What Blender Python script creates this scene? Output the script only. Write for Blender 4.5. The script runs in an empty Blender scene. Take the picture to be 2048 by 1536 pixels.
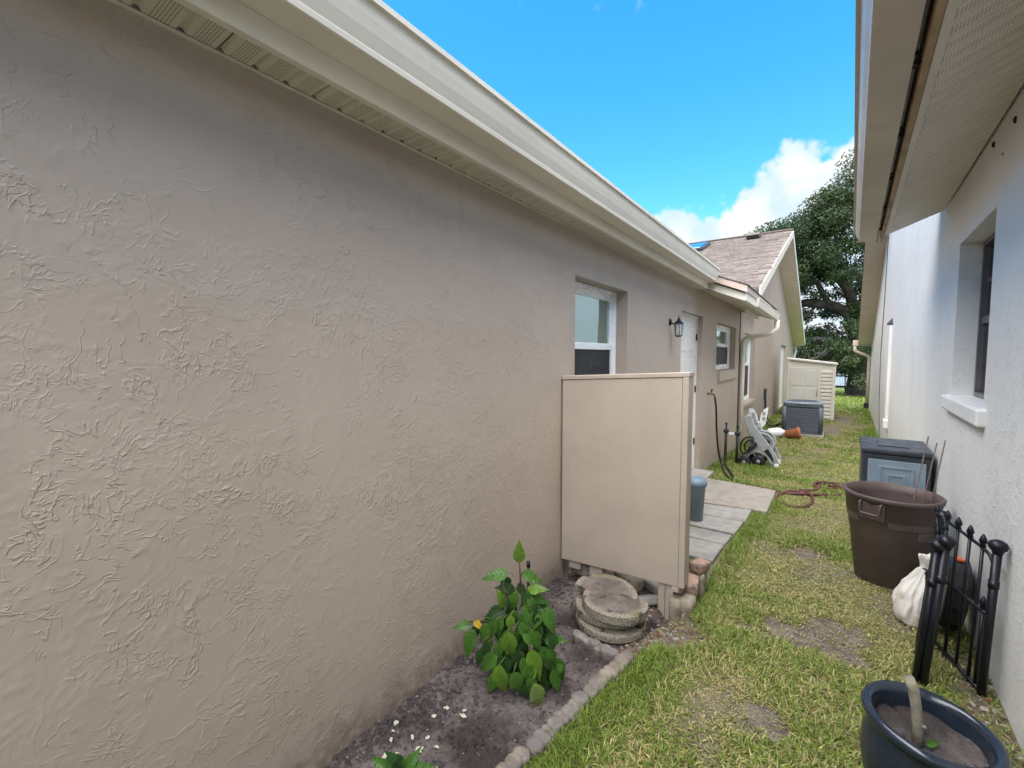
import bpy, bmesh, math, random
import numpy as np
from mathutils import Matrix, Vector, noise as mnoise
R_ = math.radians
scene = bpy.context.scene
COL = scene.collection

# ------------------------------------------------------------------ camera
LENS, PITCH, YAW, CAMH = 15.54, R_(3.625), R_(35.68), 1.6
cam_d = bpy.data.cameras.new('camera'); cam = bpy.data.objects.new('camera', cam_d); COL.objects.link(cam)
cam_d.lens = LENS; cam_d.sensor_width = 36; cam_d.clip_start = .05; cam_d.clip_end = 2000
cam.location = (0, 0, CAMH); cam.rotation_euler = (math.pi/2 - PITCH, 0, YAW)
scene.camera = cam
scene.cycles.max_bounces = 7; scene.cycles.diffuse_bounces = 4; scene.cycles.glossy_bounces = 3; scene.cycles.transparent_max_bounces = 8; scene.cycles.adaptive_threshold = .02
# ------------------------------------------------------------------ light
SUN_EL, SUN_AZ = R_(70), R_(184)          # azimuth clockwise from +Y: the sun stands high behind the camera
SUN_E, SKY_S = 5.0, .15
scene.view_settings.view_transform = 'Standard'; scene.view_settings.look = 'None'
scene.view_settings.gamma = 1; scene.view_settings.use_curve_mapping = False
scene.view_settings.exposure = 1.45
sd = bpy.data.lights.new('sun', 'SUN'); sd.energy = SUN_E; sd.angle = R_(86); sd.color = (1, .95, .885)
sun = bpy.data.objects.new('sun', sd); COL.objects.link(sun)
to_sun = Vector((math.sin(SUN_AZ)*math.cos(SUN_EL), math.cos(SUN_AZ)*math.cos(SUN_EL), math.sin(SUN_EL)))
sun.rotation_euler = (-to_sun).to_track_quat('-Z', 'Y').to_euler(); sun.location = (0, -5, 20)

# ------------------------------------------------------------------ node helper
class G:
    def __init__(s, nt): s.nt = nt; nt.nodes.clear()
    def n(s, t, ins=None, out=0, **props):
        nd = s.nt.nodes.new(t)
        for k, v in props.items(): setattr(nd, k, v)
        for k, v in (ins or {}).items():
            sk = nd.inputs[k]
            if isinstance(v, bpy.types.NodeSocket): s.nt.links.new(v, sk)
            elif isinstance(v, bpy.types.Node): s.nt.links.new(v.outputs[0], sk)
            else:
                if sk.type == 'RGBA' and len(v) == 3: v = (*v, 1)
                sk.default_value = v
        return nd.outputs[out] if out is not None else nd
    def m(s, op, a, b=0., c=0., clamp=False):
        return s.n('ShaderNodeMath', {0: a, 1: b, 2: c}, operation=op, use_clamp=clamp)
    def sm(s, v, lo, hi, a=0., b=1.):
        return s.n('ShaderNodeMapRange', {'Value': v, 'From Min': lo, 'From Max': hi, 'To Min': a, 'To Max': b}, interpolation_type='SMOOTHSTEP')
    def noise(s, vec, scale, detail=3., rough=.55, dist=0.):
        return s.n('ShaderNodeTexNoise', {'Vector': vec, 'Scale': scale, 'Detail': detail, 'Roughness': rough, 'Distortion': dist})
    def mix(s, fac, a, b, blend='MIX'):
        nd = s.nt.nodes.new('ShaderNodeMix'); nd.data_type = 'RGBA'; nd.blend_type = blend
        for k, v in ((0, fac), (6, a), (7, b)):
            if isinstance(v, bpy.types.NodeSocket): s.nt.links.new(v, nd.inputs[k])
            else: nd.inputs[k].default_value = v if k == 0 else ((*v, 1) if len(v) == 3 else v)
        return nd.outputs[2]
    def pos(s): return s.n('ShaderNodeNewGeometry', out=0)
    def objc(s): return s.n('ShaderNodeTexCoord', out=3)
    def mapv(s, vec, scale=(1, 1, 1), rot=(0, 0, 0), loc=(0, 0, 0)):
        return s.n('ShaderNodeMapping', {'Vector': vec, 'Scale': scale, 'Rotation': rot, 'Location': loc})
    def bump(s, h, strength=1., dist=.005, normal=None):
        i = {'Height': h, 'Strength': strength, 'Distance': dist}
        if normal is not None: i['Normal'] = normal
        return s.n('ShaderNodeBump', i)
    def out(s, shader): s.n('ShaderNodeOutputMaterial', {'Surface': shader}, out=None)
    def pr(s, color, rough=.6, normal=None, spec=.4, metal=0., **kw):
        i = {'Base Color': color, 'Roughness': rough, 'Specular IOR Level': spec, 'Metallic': metal}
        if normal is not None: i['Normal'] = normal
        i.update(kw)
        sh = s.n('ShaderNodeBsdfPrincipled', i); s.out(sh); return sh
def newmat(name):
    m = bpy.data.materials.new(name); m.use_nodes = True; return m, G(m.node_tree)
def pm(name, col, rough=.6, var=.12, scale=6., bump=.0, bscale=80., spec=.4, metal=0., dirt=None, dscale=3., dlo=.5, dhi=.7, local=True):
    """painted / plain surface: slow tone variation, fine relief, optional dirt patches"""
    m, g = newmat(name); p = g.objc() if local else g.pos()
    v = g.noise(p, scale, 5.)
    c = g.mix(g.sm(v, .3, .7), tuple(x*(1-var) for x in col), tuple(min(1, x*(1+var)) for x in col))
    if dirt: c = g.mix(g.sm(g.noise(p, dscale, 6., .65), dlo, dhi), c, dirt)
    nrm = g.bump(g.noise(p, bscale, 4.), 1., bump) if bump else None
    r = g.sm(g.noise(p, scale*2.3, 4.), .3, .7, max(.03, rough-.08), min(1, rough+.08))
    g.pr(c, r, nrm, spec, metal); return m

# ------------------------------------------------------------------ sky
w = bpy.data.worlds.new('World'); scene.world = w; w.use_nodes = True
g = G(w.node_tree)
sky = g.n('ShaderNodeTexSky', sky_type='NISHITA', sun_disc=False, sun_elevation=SUN_EL, sun_rotation=SUN_AZ, altitude=0., air_density=1., dust_density=.3, ozone_density=2.6)
skyc = g.n('ShaderNodeHueSaturation', {'Color': sky, 'Saturation': 1.38, 'Value': .92, 'Hue': .49})
d = g.n('ShaderNodeTexCoord', out=0)
sp = g.n('ShaderNodeSeparateXYZ', {0: d}, out=None)
el = g.m('ARCSINE', sp.outputs[2]); az = g.m('ARCTAN2', sp.outputs[0], sp.outputs[1])
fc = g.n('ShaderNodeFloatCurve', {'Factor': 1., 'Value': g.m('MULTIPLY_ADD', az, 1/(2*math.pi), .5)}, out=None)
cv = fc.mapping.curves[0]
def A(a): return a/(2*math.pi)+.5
pts = [(-3.1, .34), (-2.3, .26), (-1.5, .38), (-.9, .24), (-.42, .17), (-.345, .275), (-.305, .312), (-.235, .308), (-.20, .285), (-.165, .308), (-.115, .357), (-.075, .39), (-.045, .394), (-.012, .364), (.02, .382), (.12, .45), (.5, .52), (1.2, .58), (2.1, .48), (2.8, .40), (3.1, .34)]  # unseen cloud bank right of view, raised to whiten light on beige wall
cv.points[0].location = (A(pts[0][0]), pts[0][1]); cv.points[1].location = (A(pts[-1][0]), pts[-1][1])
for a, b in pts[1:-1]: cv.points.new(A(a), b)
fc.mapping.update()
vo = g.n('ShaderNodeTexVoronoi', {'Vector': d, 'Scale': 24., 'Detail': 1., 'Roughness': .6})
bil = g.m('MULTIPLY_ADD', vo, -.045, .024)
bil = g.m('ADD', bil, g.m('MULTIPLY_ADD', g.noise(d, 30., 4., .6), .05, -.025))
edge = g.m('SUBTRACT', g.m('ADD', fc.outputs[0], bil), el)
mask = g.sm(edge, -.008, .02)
wis = g.m('MULTIPLY', g.sm(g.noise(g.mapv(d, (3, 3, 1.2)), 6., 4., .62), .66, .86), .3)
shade = g.sm(g.noise(d, 17., 3., .55), .3, .72)
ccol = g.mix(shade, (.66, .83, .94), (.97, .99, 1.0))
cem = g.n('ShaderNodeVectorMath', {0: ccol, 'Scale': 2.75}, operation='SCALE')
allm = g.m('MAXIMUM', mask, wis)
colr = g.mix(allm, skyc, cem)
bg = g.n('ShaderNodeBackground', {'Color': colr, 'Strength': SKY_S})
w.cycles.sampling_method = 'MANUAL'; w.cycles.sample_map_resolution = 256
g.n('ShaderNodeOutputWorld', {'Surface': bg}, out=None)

# ------------------------------------------------------------------ mesh helper
WM = {}
def wmat(o): return WM.get(o.name, Matrix.Identity(4)) if o else Matrix.Identity(4)
class MB:
    def __init__(s): s.v = []; s.f = []
    def add(s, vs, fs, M=None):
        b = len(s.v)
        for p in vs: s.v.append(tuple(M @ Vector(p)) if M is not None else tuple(p))
        for q in fs: s.f.append(tuple(b+i for i in q))
        return s
    def box(s, x0, x1, y0, y1, z0, z1, M=None):
        return s.add([(x0,y0,z0),(x1,y0,z0),(x1,y1,z0),(x0,y1,z0),(x0,y0,z1),(x1,y0,z1),(x1,y1,z1),(x0,y1,z1)],
                     [(0,3,2,1),(4,5,6,7),(0,1,5,4),(1,2,6,5),(2,3,7,6),(3,0,4,7)], M)
    def cbox(s, c, sx, sy, sz, M=None):
        return s.box(c[0]-sx/2, c[0]+sx/2, c[1]-sy/2, c[1]+sy/2, c[2]-sz/2, c[2]+sz/2, M)
    def ext(s, pts, vec, M=None):
        n = len(pts); vec = Vector(vec); a = [Vector(p) for p in pts]; b = [p+vec for p in a]
        fs = [tuple(range(n))[::-1], tuple(range(n, 2*n))] + [(i, (i+1) % n, n+(i+1) % n, n+i) for i in range(n)]
        return s.add([tuple(p) for p in a+b], fs, M)
    def sheet(s, prof, vec, M=None):           # open profile swept along vec
        n = len(prof); vec = Vector(vec); a = [Vector(p) for p in prof]; b = [p+vec for p in a]
        return s.add([tuple(p) for p in a+b], [(i, i+1, n+i+1, n+i) for i in range(n-1)], M)
    def tube(s, pts, r, n=8, caps=True, closed=False, M=None, flat=1.):
        pts = [Vector(p) for p in pts]; k = len(pts); rs = r if isinstance(r, (list, tuple)) else [r]*k
        vs = []; up = None
        for i, p in enumerate(pts):
            t = (pts[(i+1) % k]-pts[i-1]) if closed else (pts[min(i+1, k-1)]-pts[max(i-1, 0)])
            t.normalize()
            if up is None: up = Vector((0, 0, 1)) if abs(t.z) < .9 else Vector((1, 0, 0))
            a = (up - t*up.dot(t))
            if a.length < 1e-5: a = t.orthogonal()
            a.normalize(); b = t.cross(a); up = a
            for j in range(n):
                th = 2*math.pi*j/n; vs.append(tuple(p+a*math.cos(th)*rs[i]*flat+b*math.sin(th)*rs[i]))
        fs = []
        for i in range(k if closed else k-1):
            for j in range(n):
                i2 = (i+1) % k; fs.append((i*n+j, i*n+(j+1) % n, i2*n+(j+1) % n, i2*n+j))
        if caps and not closed: fs += [tuple(range(n))[::-1], tuple((k-1)*n+j for j in range(n))]
        return s.add(vs, fs, M)
    def lathe(s, prof, n=32, M=None, c=(0, 0, 0), closed=False):
        vs = [(c[0]+r*math.cos(2*math.pi*j/n), c[1]+r*math.sin(2*math.pi*j/n), c[2]+z) for r, z in prof for j in range(n)]
        k = len(prof); fs = [(i*n+j, i*n+(j+1) % n, ((i+1) % k)*n+(j+1) % n, ((i+1) % k)*n+j) for i in range(k if closed else k-1) for j in range(n)]
        if not closed:
            if prof[0][0] > 1e-4: fs.append(tuple(range(n))[::-1])
            if prof[-1][0] > 1e-4: fs.append(tuple((k-1)*n+j for j in range(n)))
        return s.add(vs, fs, M)
    def ball(s, c, r, n=12, m=8, M=None, sz=1.):
        return s.lathe([(max(1e-5, r*math.sin(math.pi*i/m)), -r*sz*math.cos(math.pi*i/m)) for i in range(m+1)], n, M, c)
    def build(s, name, mat, parent=None, smooth=False, bevel=0., segs=2, local=False):
        me = bpy.data.meshes.new(name)
        vs = s.v
        if parent is not None and not local:
            Mi = wmat(parent).inverted(); vs = [tuple(Mi @ Vector(p)) for p in vs]
        me.from_pydata(vs, [], s.f); me.validate(); me.update()
        if smooth: me.polygons.foreach_set('use_smooth', [True]*len(me.polygons))
        if mat: me.materials.append(mat)
        o = bpy.data.objects.new(name, me); COL.objects.link(o)
        if parent is not None: o.parent = parent; WM[o.name] = wmat(parent)
        if bevel:
            b = o.modifiers.new('bevel', 'BEVEL'); b.width = bevel; b.segments = segs; b.limit_method = 'ANGLE'; b.angle_limit = R_(35)
        return o
def fixn(o):
    bm = bmesh.new(); bm.from_mesh(o.data); bmesh.ops.recalc_face_normals(bm, faces=bm.faces); bm.to_mesh(o.data); bm.free(); return o
def tag(o, label, cat, group=None):
    o['label'] = label; o['category'] = cat
    if group: o['group'] = group
    return o
def thing(name, label, cat, loc=(0, 0, 0), rotz=0., group=None):
    o = bpy.data.objects.new(name, None); COL.objects.link(o); o.empty_display_size = .1
    o.location = loc; o.rotation_euler = (0, 0, rotz)
    WM[o.name] = Matrix.Translation(loc) @ Matrix.Rotation(rotz, 4, 'Z')
    return tag(o, label, cat, group)
def struct(o): o['kind'] = 'structure'; return o
def stuff(o): o['kind'] = 'stuff'; return o
def npmesh(name, verts, faces, mat, parent=None, cols=None, smooth=False):
    """verts (n,3), faces (m,k) numpy -> mesh; cols per-vertex colour attribute 'tone'"""
    me = bpy.data.meshes.new(name); m, k = faces.shape
    me.vertices.add(len(verts)); me.vertices.foreach_set('co', np.asarray(verts, np.float32).ravel())
    me.loops.add(m*k); me.loops.foreach_set('vertex_index', faces.astype(np.int32).ravel())
    me.polygons.add(m); me.polygons.foreach_set('loop_start', np.arange(0, m*k, k, dtype=np.int32))
    me.polygons.foreach_set('loop_total', np.full(m, k, np.int32)); me.update(calc_edges=True)
    if smooth: me.polygons.foreach_set('use_smooth', np.ones(m, bool))
    if cols is not None:
        at = me.attributes.new('tone', 'FLOAT_COLOR', 'POINT'); c = np.ones((len(verts), 4), np.float32); c[:, :3] = cols
        at.data.foreach_set('color', c.ravel())
    me.materials.append(mat); o = bpy.data.objects.new(name, me); COL.objects.link(o)
    if parent is not None: o.parent = parent; WM[o.name] = wmat(parent); me.transform(wmat(parent).inverted())
    return o
def TRS(loc, rx=0, ry=0, rz=0, s=1.):
    return Matrix.Translation(loc) @ Matrix.Rotation(rz, 4, 'Z') @ Matrix.Rotation(ry, 4, 'Y') @ Matrix.Rotation(rx, 4, 'X') @ Matrix.Scale(s, 4)
GY = [-40, 2.5, 4, 6, 9, 13, 18, 26, 40, 80, 400]; GZ = [.02, 0, -.05, -.15, -.32, -.42, -.5, -.55, -.95, -1.7, -2.2]
def gz(y): return float(np.interp(y, GY, GZ))

# ------------------------------------------------------------------ materials
def stucco(name, col, amp, seedloc, stain, stain2, splash=False):
    m, g = newmat(name); p = g.mapv(g.pos(), loc=seedloc)
    rid = lambda n, wd: g.m('SUBTRACT', 1., g.sm(g.m('ABSOLUTE', g.m('SUBTRACT', n, .5)), 0., wd))
    wp = g.n('ShaderNodeVectorMath', {0: p, 1: g.n('ShaderNodeVectorMath', {0: g.n('ShaderNodeTexNoise', {'Vector': p, 'Scale': 6.5, 'Detail': 2.}, out=1), 'Scale': .11}, operation='SCALE')}, operation='ADD')
    n1 = g.noise(g.mapv(wp, (1, .78, 1.25)), 17., 3., .55); n2 = g.noise(g.mapv(wp, (1, 1.4, .62), loc=(3, 5, 7)), 15., 3., .55); n3 = g.noise(g.mapv(wp, loc=(9, 1, 2)), 40., 2., .5)
    pa = g.sm(g.noise(p, 2.4, 3.), .44, .58); pb = g.sm(g.noise(g.mapv(p, loc=(7, 3, 1)), 2.8, 3.), .45, .58); pc = g.sm(g.noise(g.mapv(p, loc=(2, 9, 5)), 3.4, 3.), .44, .58)
    br = g.sm(g.noise(g.mapv(p, loc=(5, 5, 5)), 15., 2.), .42, .56)
    h = g.m('MULTIPLY', rid(n1, .036), g.m('MULTIPLY', pa, br))
    h = g.m('ADD', h, g.m('MULTIPLY', rid(n2, .036), g.m('MULTIPLY', pb, br)))
    h = g.m('ADD', h, g.m('MULTIPLY', rid(n3, .07), g.m('MULTIPLY', g.m('MULTIPLY', pc, br), .6)))
    h = g.m('ADD', h, g.m('MULTIPLY', g.sm(n1, .5, .55), g.m('MULTIPLY', pc, .45)))
    h = g.m('ADD', h, g.m('MULTIPLY', rid(g.noise(wp, 4.2, 3.), .011), g.m('MULTIPLY', br, .6)))
    h = g.m('ADD', h, g.m('MULTIPLY', g.noise(p, 170., 2.), .24)); nrm = g.bump(h, 1., amp)
    c = g.mix(g.sm(g.noise(p, 1.3, 3.), .35, .68), col, stain)
    c = g.mix(g.m('MULTIPLY', g.sm(g.noise(g.mapv(p, (1, 1.4, .35)), 3.5, 4., .65), .55, .78), .6), c, stain2)
    if splash:
        z = g.n('ShaderNodeSeparateXYZ', {0: g.pos()}, out=None).outputs[2]
        sp_ = g.m('MULTIPLY', g.sm(g.m('ADD', z, g.m('MULTIPLY_ADD', g.noise(p, 9., 5., .7), .34, -.17)), .17, -.02), g.sm(g.noise(p, 26., 5., .7), .25, .6))
        c = g.mix(g.m('MULTIPLY', sp_, .75), c, (.17, .135, .105))
        dr_ = g.m('MULTIPLY', g.sm(g.noise(g.mapv(p, (1, 9, .5)), 3., 4., .6), .60, .78), g.sm(z, 1.5, 2.5))
        c = g.mix(g.m('MULTIPLY', dr_, .35), c, (.24, .20, .165))
    g.pr(c, .48, nrm, .4); return m
M_BEIGE = stucco('beige_stucco', (.405, .335, .275), .00135, (0, 0, 0), (.385, .314, .255), (.355, .29, .238))
M_BEIGEN = stucco('beige_stucco_near', (.405, .335, .275), .00135, (0, 0, 0), (.385, .314, .255), (.355, .29, .238), True)
M_WHITE = stucco('white_stucco', (.70, .685, .655), .0019, (4, 2, 8), (.66, .645, .62), (.60, .58, .545))
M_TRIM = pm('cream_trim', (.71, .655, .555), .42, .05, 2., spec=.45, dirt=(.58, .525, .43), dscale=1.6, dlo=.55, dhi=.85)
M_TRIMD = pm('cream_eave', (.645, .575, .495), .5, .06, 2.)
M_WTRIM = pm('white_vinyl', (.80, .81, .82), .3, .03, 3., spec=.5)
M_TAN = pm('tan_gutter', (.50, .42, .355), .4, .07, 1.5, dirt=(.38, .30, .22), dscale=2.2, dlo=.55, dhi=.8)
M_RUST = pm('stained_fascia', (.36, .24, .13), .6, .25, 3., dirt=(.15, .11, .08), dscale=2., dlo=.42, dhi=.7)
M_DARK = pm('dark_void', (.012, .012, .013), .8, .1)
M_PINK = pm('bare_drip_board', (.58, .44, .36), .7, .1, 5.)
M_SCREEN = pm('insect_screen', (.02, .022, .026), .5, .1, 9., spec=.3)
M_BLACK = pm('black_paint', (.006, .007, .011), .36, .3, 9., spec=.35, dirt=(.016, .015, .016), dscale=7, dlo=.6, dhi=.85)
M_BLACKP = pm('black_plastic', (.015, .015, .018), .45, .2, 9.)
M_BROWNPL = pm('brown_plastic', (.088, .062, .056), .5, .14, 5., bump=.0008, bscale=120, dirt=(.11, .09, .085), dscale=9, dlo=.6, dhi=.85)
M_GREYPL = pm('grey_plastic', (.33, .34, .33), .45, .12, 8., dirt=(.2, .2, .19), dscale=6)
M_BLUEGREY = pm('bluegrey_plastic', (.20, .26, .31), .45, .1, 6., dirt=(.3, .33, .35), dscale=5, dlo=.55, dhi=.8)
M_DKGREYPL = pm('dark_grey_plastic', (.035, .04, .05), .42, .15, 6., dirt=(.12, .12, .13), dscale=5, dlo=.55, dhi=.8)
M_CONC = pm('concrete', (.36, .335, .30), .85, .16, 7., bump=.002, bscale=60, dirt=(.24, .22, .19), dscale=4, dlo=.45, dhi=.7)
M_BLUELID = pm('blue_lid', (.15, .21, .27), .4, .1, 8.)

def perforated(name, col, rib):
    m, g = newmat(name); p = g.pos(); s = g.n('ShaderNodeSeparateXYZ', {0: g.objc()}, out=None)
    fr = lambda v, k: g.m('ABSOLUTE', g.m('SUBTRACT', g.m('FRACT', g.m('MULTIPLY', v, k)), .5))
    hx = g.m('LESS_THAN', fr(s.outputs[0], 1/.011), .24); hy = g.m('LESS_THAN', fr(s.outputs[1], 1/.0085), .19)
    hole = g.m('MULTIPLY', g.m('MULTIPLY', hx, hy), g.m('LESS_THAN', fr(s.outputs[1], 1/rib), .27))
    c = g.mix(g.sm(g.noise(p, 3., 4.), .3, .7), tuple(x*.92 for x in col), col)
    c = g.mix(hole, c, tuple(x*.12 for x in col))
    g.pr(c, .5, None, .3); return m
RIB = .1016
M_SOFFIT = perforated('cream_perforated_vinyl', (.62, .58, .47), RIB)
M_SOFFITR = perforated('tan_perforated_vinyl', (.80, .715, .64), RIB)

def glassmat(name, tint, refl, base):
    m, g = newmat(name)
    dif = g.n('ShaderNodeBsdfPrincipled', {'Base Color': base, 'Roughness': .1, 'Specular IOR Level': .5})
    gl = g.n('ShaderNodeBsdfGlossy', {'Color': tint, 'Roughness': .015, 'Normal': g.bump(g.noise(g.pos(), 2.5, 1.), 1., .004)})
    lw = g.n('ShaderNodeFresnel', {'IOR': 1.5}); f = g.m('MULTIPLY_ADD', lw, 1 - refl, refl, True)
    g.out(g.n('ShaderNodeMixShader', {0: f, 1: dif, 2: gl})); return m
M_GLASS = glassmat('window_glass', (.72, .95, .92), .42, (.05, .085, .08))
M_GLASSD = glassmat('dark_glass', (.8, .85, .9), .12, (.012, .014, .018))

def shingle():
    m, g = newmat('roof_shingle'); p = g.pos()
    sp = g.n('ShaderNodeSeparateXYZ', {0: p}, out=None)
    br = g.n('ShaderNodeTexWhiteNoise', {'Vector': g.n('ShaderNodeVectorMath', {0: g.mapv(p, (3.3, 7.2, 0.)), }, operation='FLOOR')}, noise_dimensions='2D')
    c = g.mix(br, (.148, .125, .104), (.222, .19, .16)); c = g.mix(g.sm(g.noise(p, 40., 4.), .35, .65), c, (.125, .094, .086))
    g.pr(c, .9, g.bump(g.noise(p, 160., 3.), .6, .003), .2); return m
M_SHINGLE = shingle()

def soil(name, a, b, c3, bump=.012):
    m, g = newmat(name); p = g.pos()
    c = g.mix(g.sm(g.noise(p, 3.2, 5., .6), .38, .62), a, b)
    c = g.mix(g.m('MULTIPLY', g.sm(g.noise(p, 42., 4., .65), .45, .75), .65), c, c3)
    c = g.mix(g.m('MULTIPLY', g.sm(g.noise(p, 150., 3., .6), .6, .75), .5), c, (.26, .235, .22))
    h = g.m('ADD', g.noise(p, 26., 6., .72), g.m('MULTIPLY', g.noise(p, 110., 3.), .5))
    g.pr(c, .95, g.bump(h, 1., bump), .15); return m
M_SOIL = soil('bed_soil', (.058, .048, .045), (.19, .16, .152), (.026, .021, .020), .018)
M_PEBBLE = pm('pebble', (.28, .25, .22), .8, .35, 20., local=False)

def groundmat():
    m, g = newmat('lawn_ground'); p = g.pos(); s = g.n('ShaderNodeSeparateXYZ', {0: p}, out=None)
    dirt = g.mix(g.sm(g.noise(p, 9., 6., .65), .35, .65), (.12, .098, .082), (.22, .18, .145))
    thatch = g.mix(g.sm(g.noise(p, 45., 5., .65), .35, .65), (.13, .11, .055), (.25, .205, .10))
    green = g.mix(g.sm(g.noise(p, 70., 4.), .3, .7), (.075, .115, .03), (.14, .18, .055))
    c = g.mix(g.sm(g.noise(p, 3.3, 5., .6), .50, .66), thatch, dirt)
    c = g.mix(g.m('MULTIPLY', g.sm(g.noise(g.mapv(p, loc=(3, 1, 0)), 4., 5., .6), .42, .62), .7), c, green)
    wa = g.n('ShaderNodeAttribute', out=2, attribute_name='worn'); c = g.mix(g.sm(g.m('ADD', wa, g.m('MULTIPLY_ADD', g.noise(p, 16., 5., .65), 1.0, -.5)), .3, .75), c, dirt)
    lawn = g.mix(g.sm(g.noise(p, 3., 6.), .3, .7), (.12, .165, .045), (.17, .22, .065))
    c = g.mix(g.sm(s.outputs[1], 19.5, 23.), c, lawn)
    g.pr(c, .95, g.bump(g.noise(p, 60., 5., .7), 1., .012), .12); return m
M_GROUND = groundmat()
def tonemat(name, rough=.5, trans=.35, spec=.25, var=.25):
    m, g = newmat(name); a = g.n('ShaderNodeAttribute', attribute_name='tone')
    c = g.mix(g.sm(g.noise(g.pos(), 30., 3.), .3, .7), g.mix(1., a, (1-var, 1-var, 1-var), 'MULTIPLY'), a)
    p = g.n('ShaderNodeBsdfPrincipled', {'Base Color': c, 'Roughness': rough, 'Specular IOR Level': spec})
    t = g.n('ShaderNodeBsdfTranslucent', {'Color': c})
    g.out(g.n('ShaderNodeMixShader', {0: trans, 1: p, 2: t})); return m
M_GRASS = tonemat('grass_blade', .5, .3)
M_FOL = tonemat('oak_foliage', .5, .3)
M_BARK = pm('oak_bark', (.036, .031, .027), .95, .3, 4., bump=.02, bscale=12, local=False, dirt=(.075, .07, .064), dscale=2.)
# ================================================================== GROUND
def lin(a, b, n): return list(np.linspace(a, b, n, endpoint=False))
xs = [-400, -150, -60, -25, -10, -5, -3, -2.2] + lin(-1.7, 1.1, 56) + [1.1, 1.6, 2.5, 4, 7, 12, 25, 60, 150, 400]
ys = [-60, -20, -8, -3, -1] + lin(0, 8, 130) + lin(8, 26, 90) + lin(26, 60, 40) + [60, 75, 100, 160, 260, 400]
def edge_x(y): return float(np.interp(y, [.2, .9, 1.33, 1.75, 2.17, 2.35, 3.05], [-1.0, -.955, -.925, -.88, -.845, -.82, -.80]))
def gh(x, y):
    z = gz(y)
    if -2 < x < 1.5 and -1 < y < 26:
        z += .014*mnoise.noise(Vector((x*3, y*3, 0))) + .006*mnoise.noise(Vector((x*11, y*11, 3)))
        z -= .085*min(1, max(0, (edge_x(y)-.03-x)/.05))*min(1, max(0, (2.98-y)/.1))      # soil of the bed lies lower than the lawn
        z -= .10*math.exp(-((x+.87)/.22)**2-((y-2.80)/.27)**2)      # hollow under the screen
    return z
def vnoise(x, y, sc, seed):
    r = np.random.RandomState(seed); Gd = r.rand(256, 256); X = x*sc+50; Y = y*sc+50
    xi = np.floor(X).astype(int); yi = np.floor(Y).astype(int); fx = X-xi; fy = Y-yi; fx = fx*fx*(3-2*fx); fy = fy*fy*(3-2*fy)
    q = lambda i, j: Gd[(xi+i) % 256, (yi+j) % 256]
    return (q(0, 0)*(1-fx)+q(1, 0)*fx)*(1-fy)+(q(0, 1)*(1-fx)+q(1, 1)*fx)*fy
# worn patches: x, y, rx, ry, strength
PATCH = [(-.06, 2.98, .28, .17, .92), (.10, 3.12, .18, .24, .88), (.14, 2.88, .14, .1, .9), (-.33, 2.86, .15, .07, .8), (-.17, 2.15, .11, .11, .92), (-.23, 2.04, .07, .05, .8), (-.11, 4.4, .16, .2, .9), (-.03, 6.05, .25, .35, .6), (-.18, 5.3, .3, .25, .6),
         (.1, 15.2, .35, 1.4, .8), (.45, 18.1, .3, 1.6, .95), (-.85, 9.7, .3, .35, .8), (-.62, 3.72, .07, .14, .5), (.0, 8.6, .2, .5, .5), (-.72, 2.55, .2, .26, .97), (.62, 2.7, .10, .9, .75), (-.2, 10.6, .3, .7, .5), (.72, 4.3, .1, .8, .6)]
def bare(x, y):
    b = np.zeros_like(x); wv = .35*(vnoise(x, y, 9, 7)-.5)+.3*(vnoise(x, y, 22, 8)-.5)
    for px, py, rx, ry, s_ in PATCH:
        d_ = np.sqrt(((x-px)/rx)**2+((y-py)/ry)**2)+wv*1.6; b = np.maximum(b, s_*np.clip((1.12-d_)/.55, 0, 1))
    return np.maximum(b, .55*np.clip((vnoise(x, y, 2.6, 3)*.6+vnoise(x, y, 7, 4)*.4-.60)/.1, 0, 1))
nx, ny = len(xs), len(ys)
gv = [(x, y, gh(x, y)) for y in ys for x in xs]
gf = [(j*nx+i, j*nx+i+1, (j+1)*nx+i+1, (j+1)*nx+i) for j in range(ny-1) for i in range(nx-1)]
gm = MB(); gm.add(gv, gf); go = struct(gm.build('ground', M_GROUND, smooth=True))
ga = np.array(gv); at = go.data.attributes.new('worn', 'FLOAT', 'POINT'); bb_ = bare(ga[:, 0], ga[:, 1]); bb_[(ga[:, 0] < -.78) & (ga[:, 1] < 3.2)] = 1; bb_[(abs(ga[:, 0]) > 3) | (ga[:, 1] > 24) | (ga[:, 1] < 0)] = 0
at.data.foreach_set('value', bb_.astype(np.float32))
# lake beyond the back fence
mw, g = newmat('lake_water'); g.pr((.20, .27, .33), .12, g.bump(g.noise(g.mapv(g.pos(), (1, 3, 1)), 1.2, 4.), 1., .05), .5)
lk = MB(); lk.add([(-300, 47, -.93), (300, 47, -.93), (300, 330, -.93), (-300, 330, -.93)], [(0, 1, 2, 3)]); struct(lk.build('lake_water', mw))
# far bank
mbk = pm('far_bank_green', (.06, .095, .035), .95, .3, .3, local=False)
fb = MB(); fb.add([(-400, 325, -1.2), (400, 325, -1.2), (400, 345, 1.0), (-400, 345, 1.0), (400, 420, 1.5), (-400, 420, 1.5)], [(0, 1, 2, 3), (3, 2, 4, 5)]); struct(fb.build('far_bank', mbk))

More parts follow.
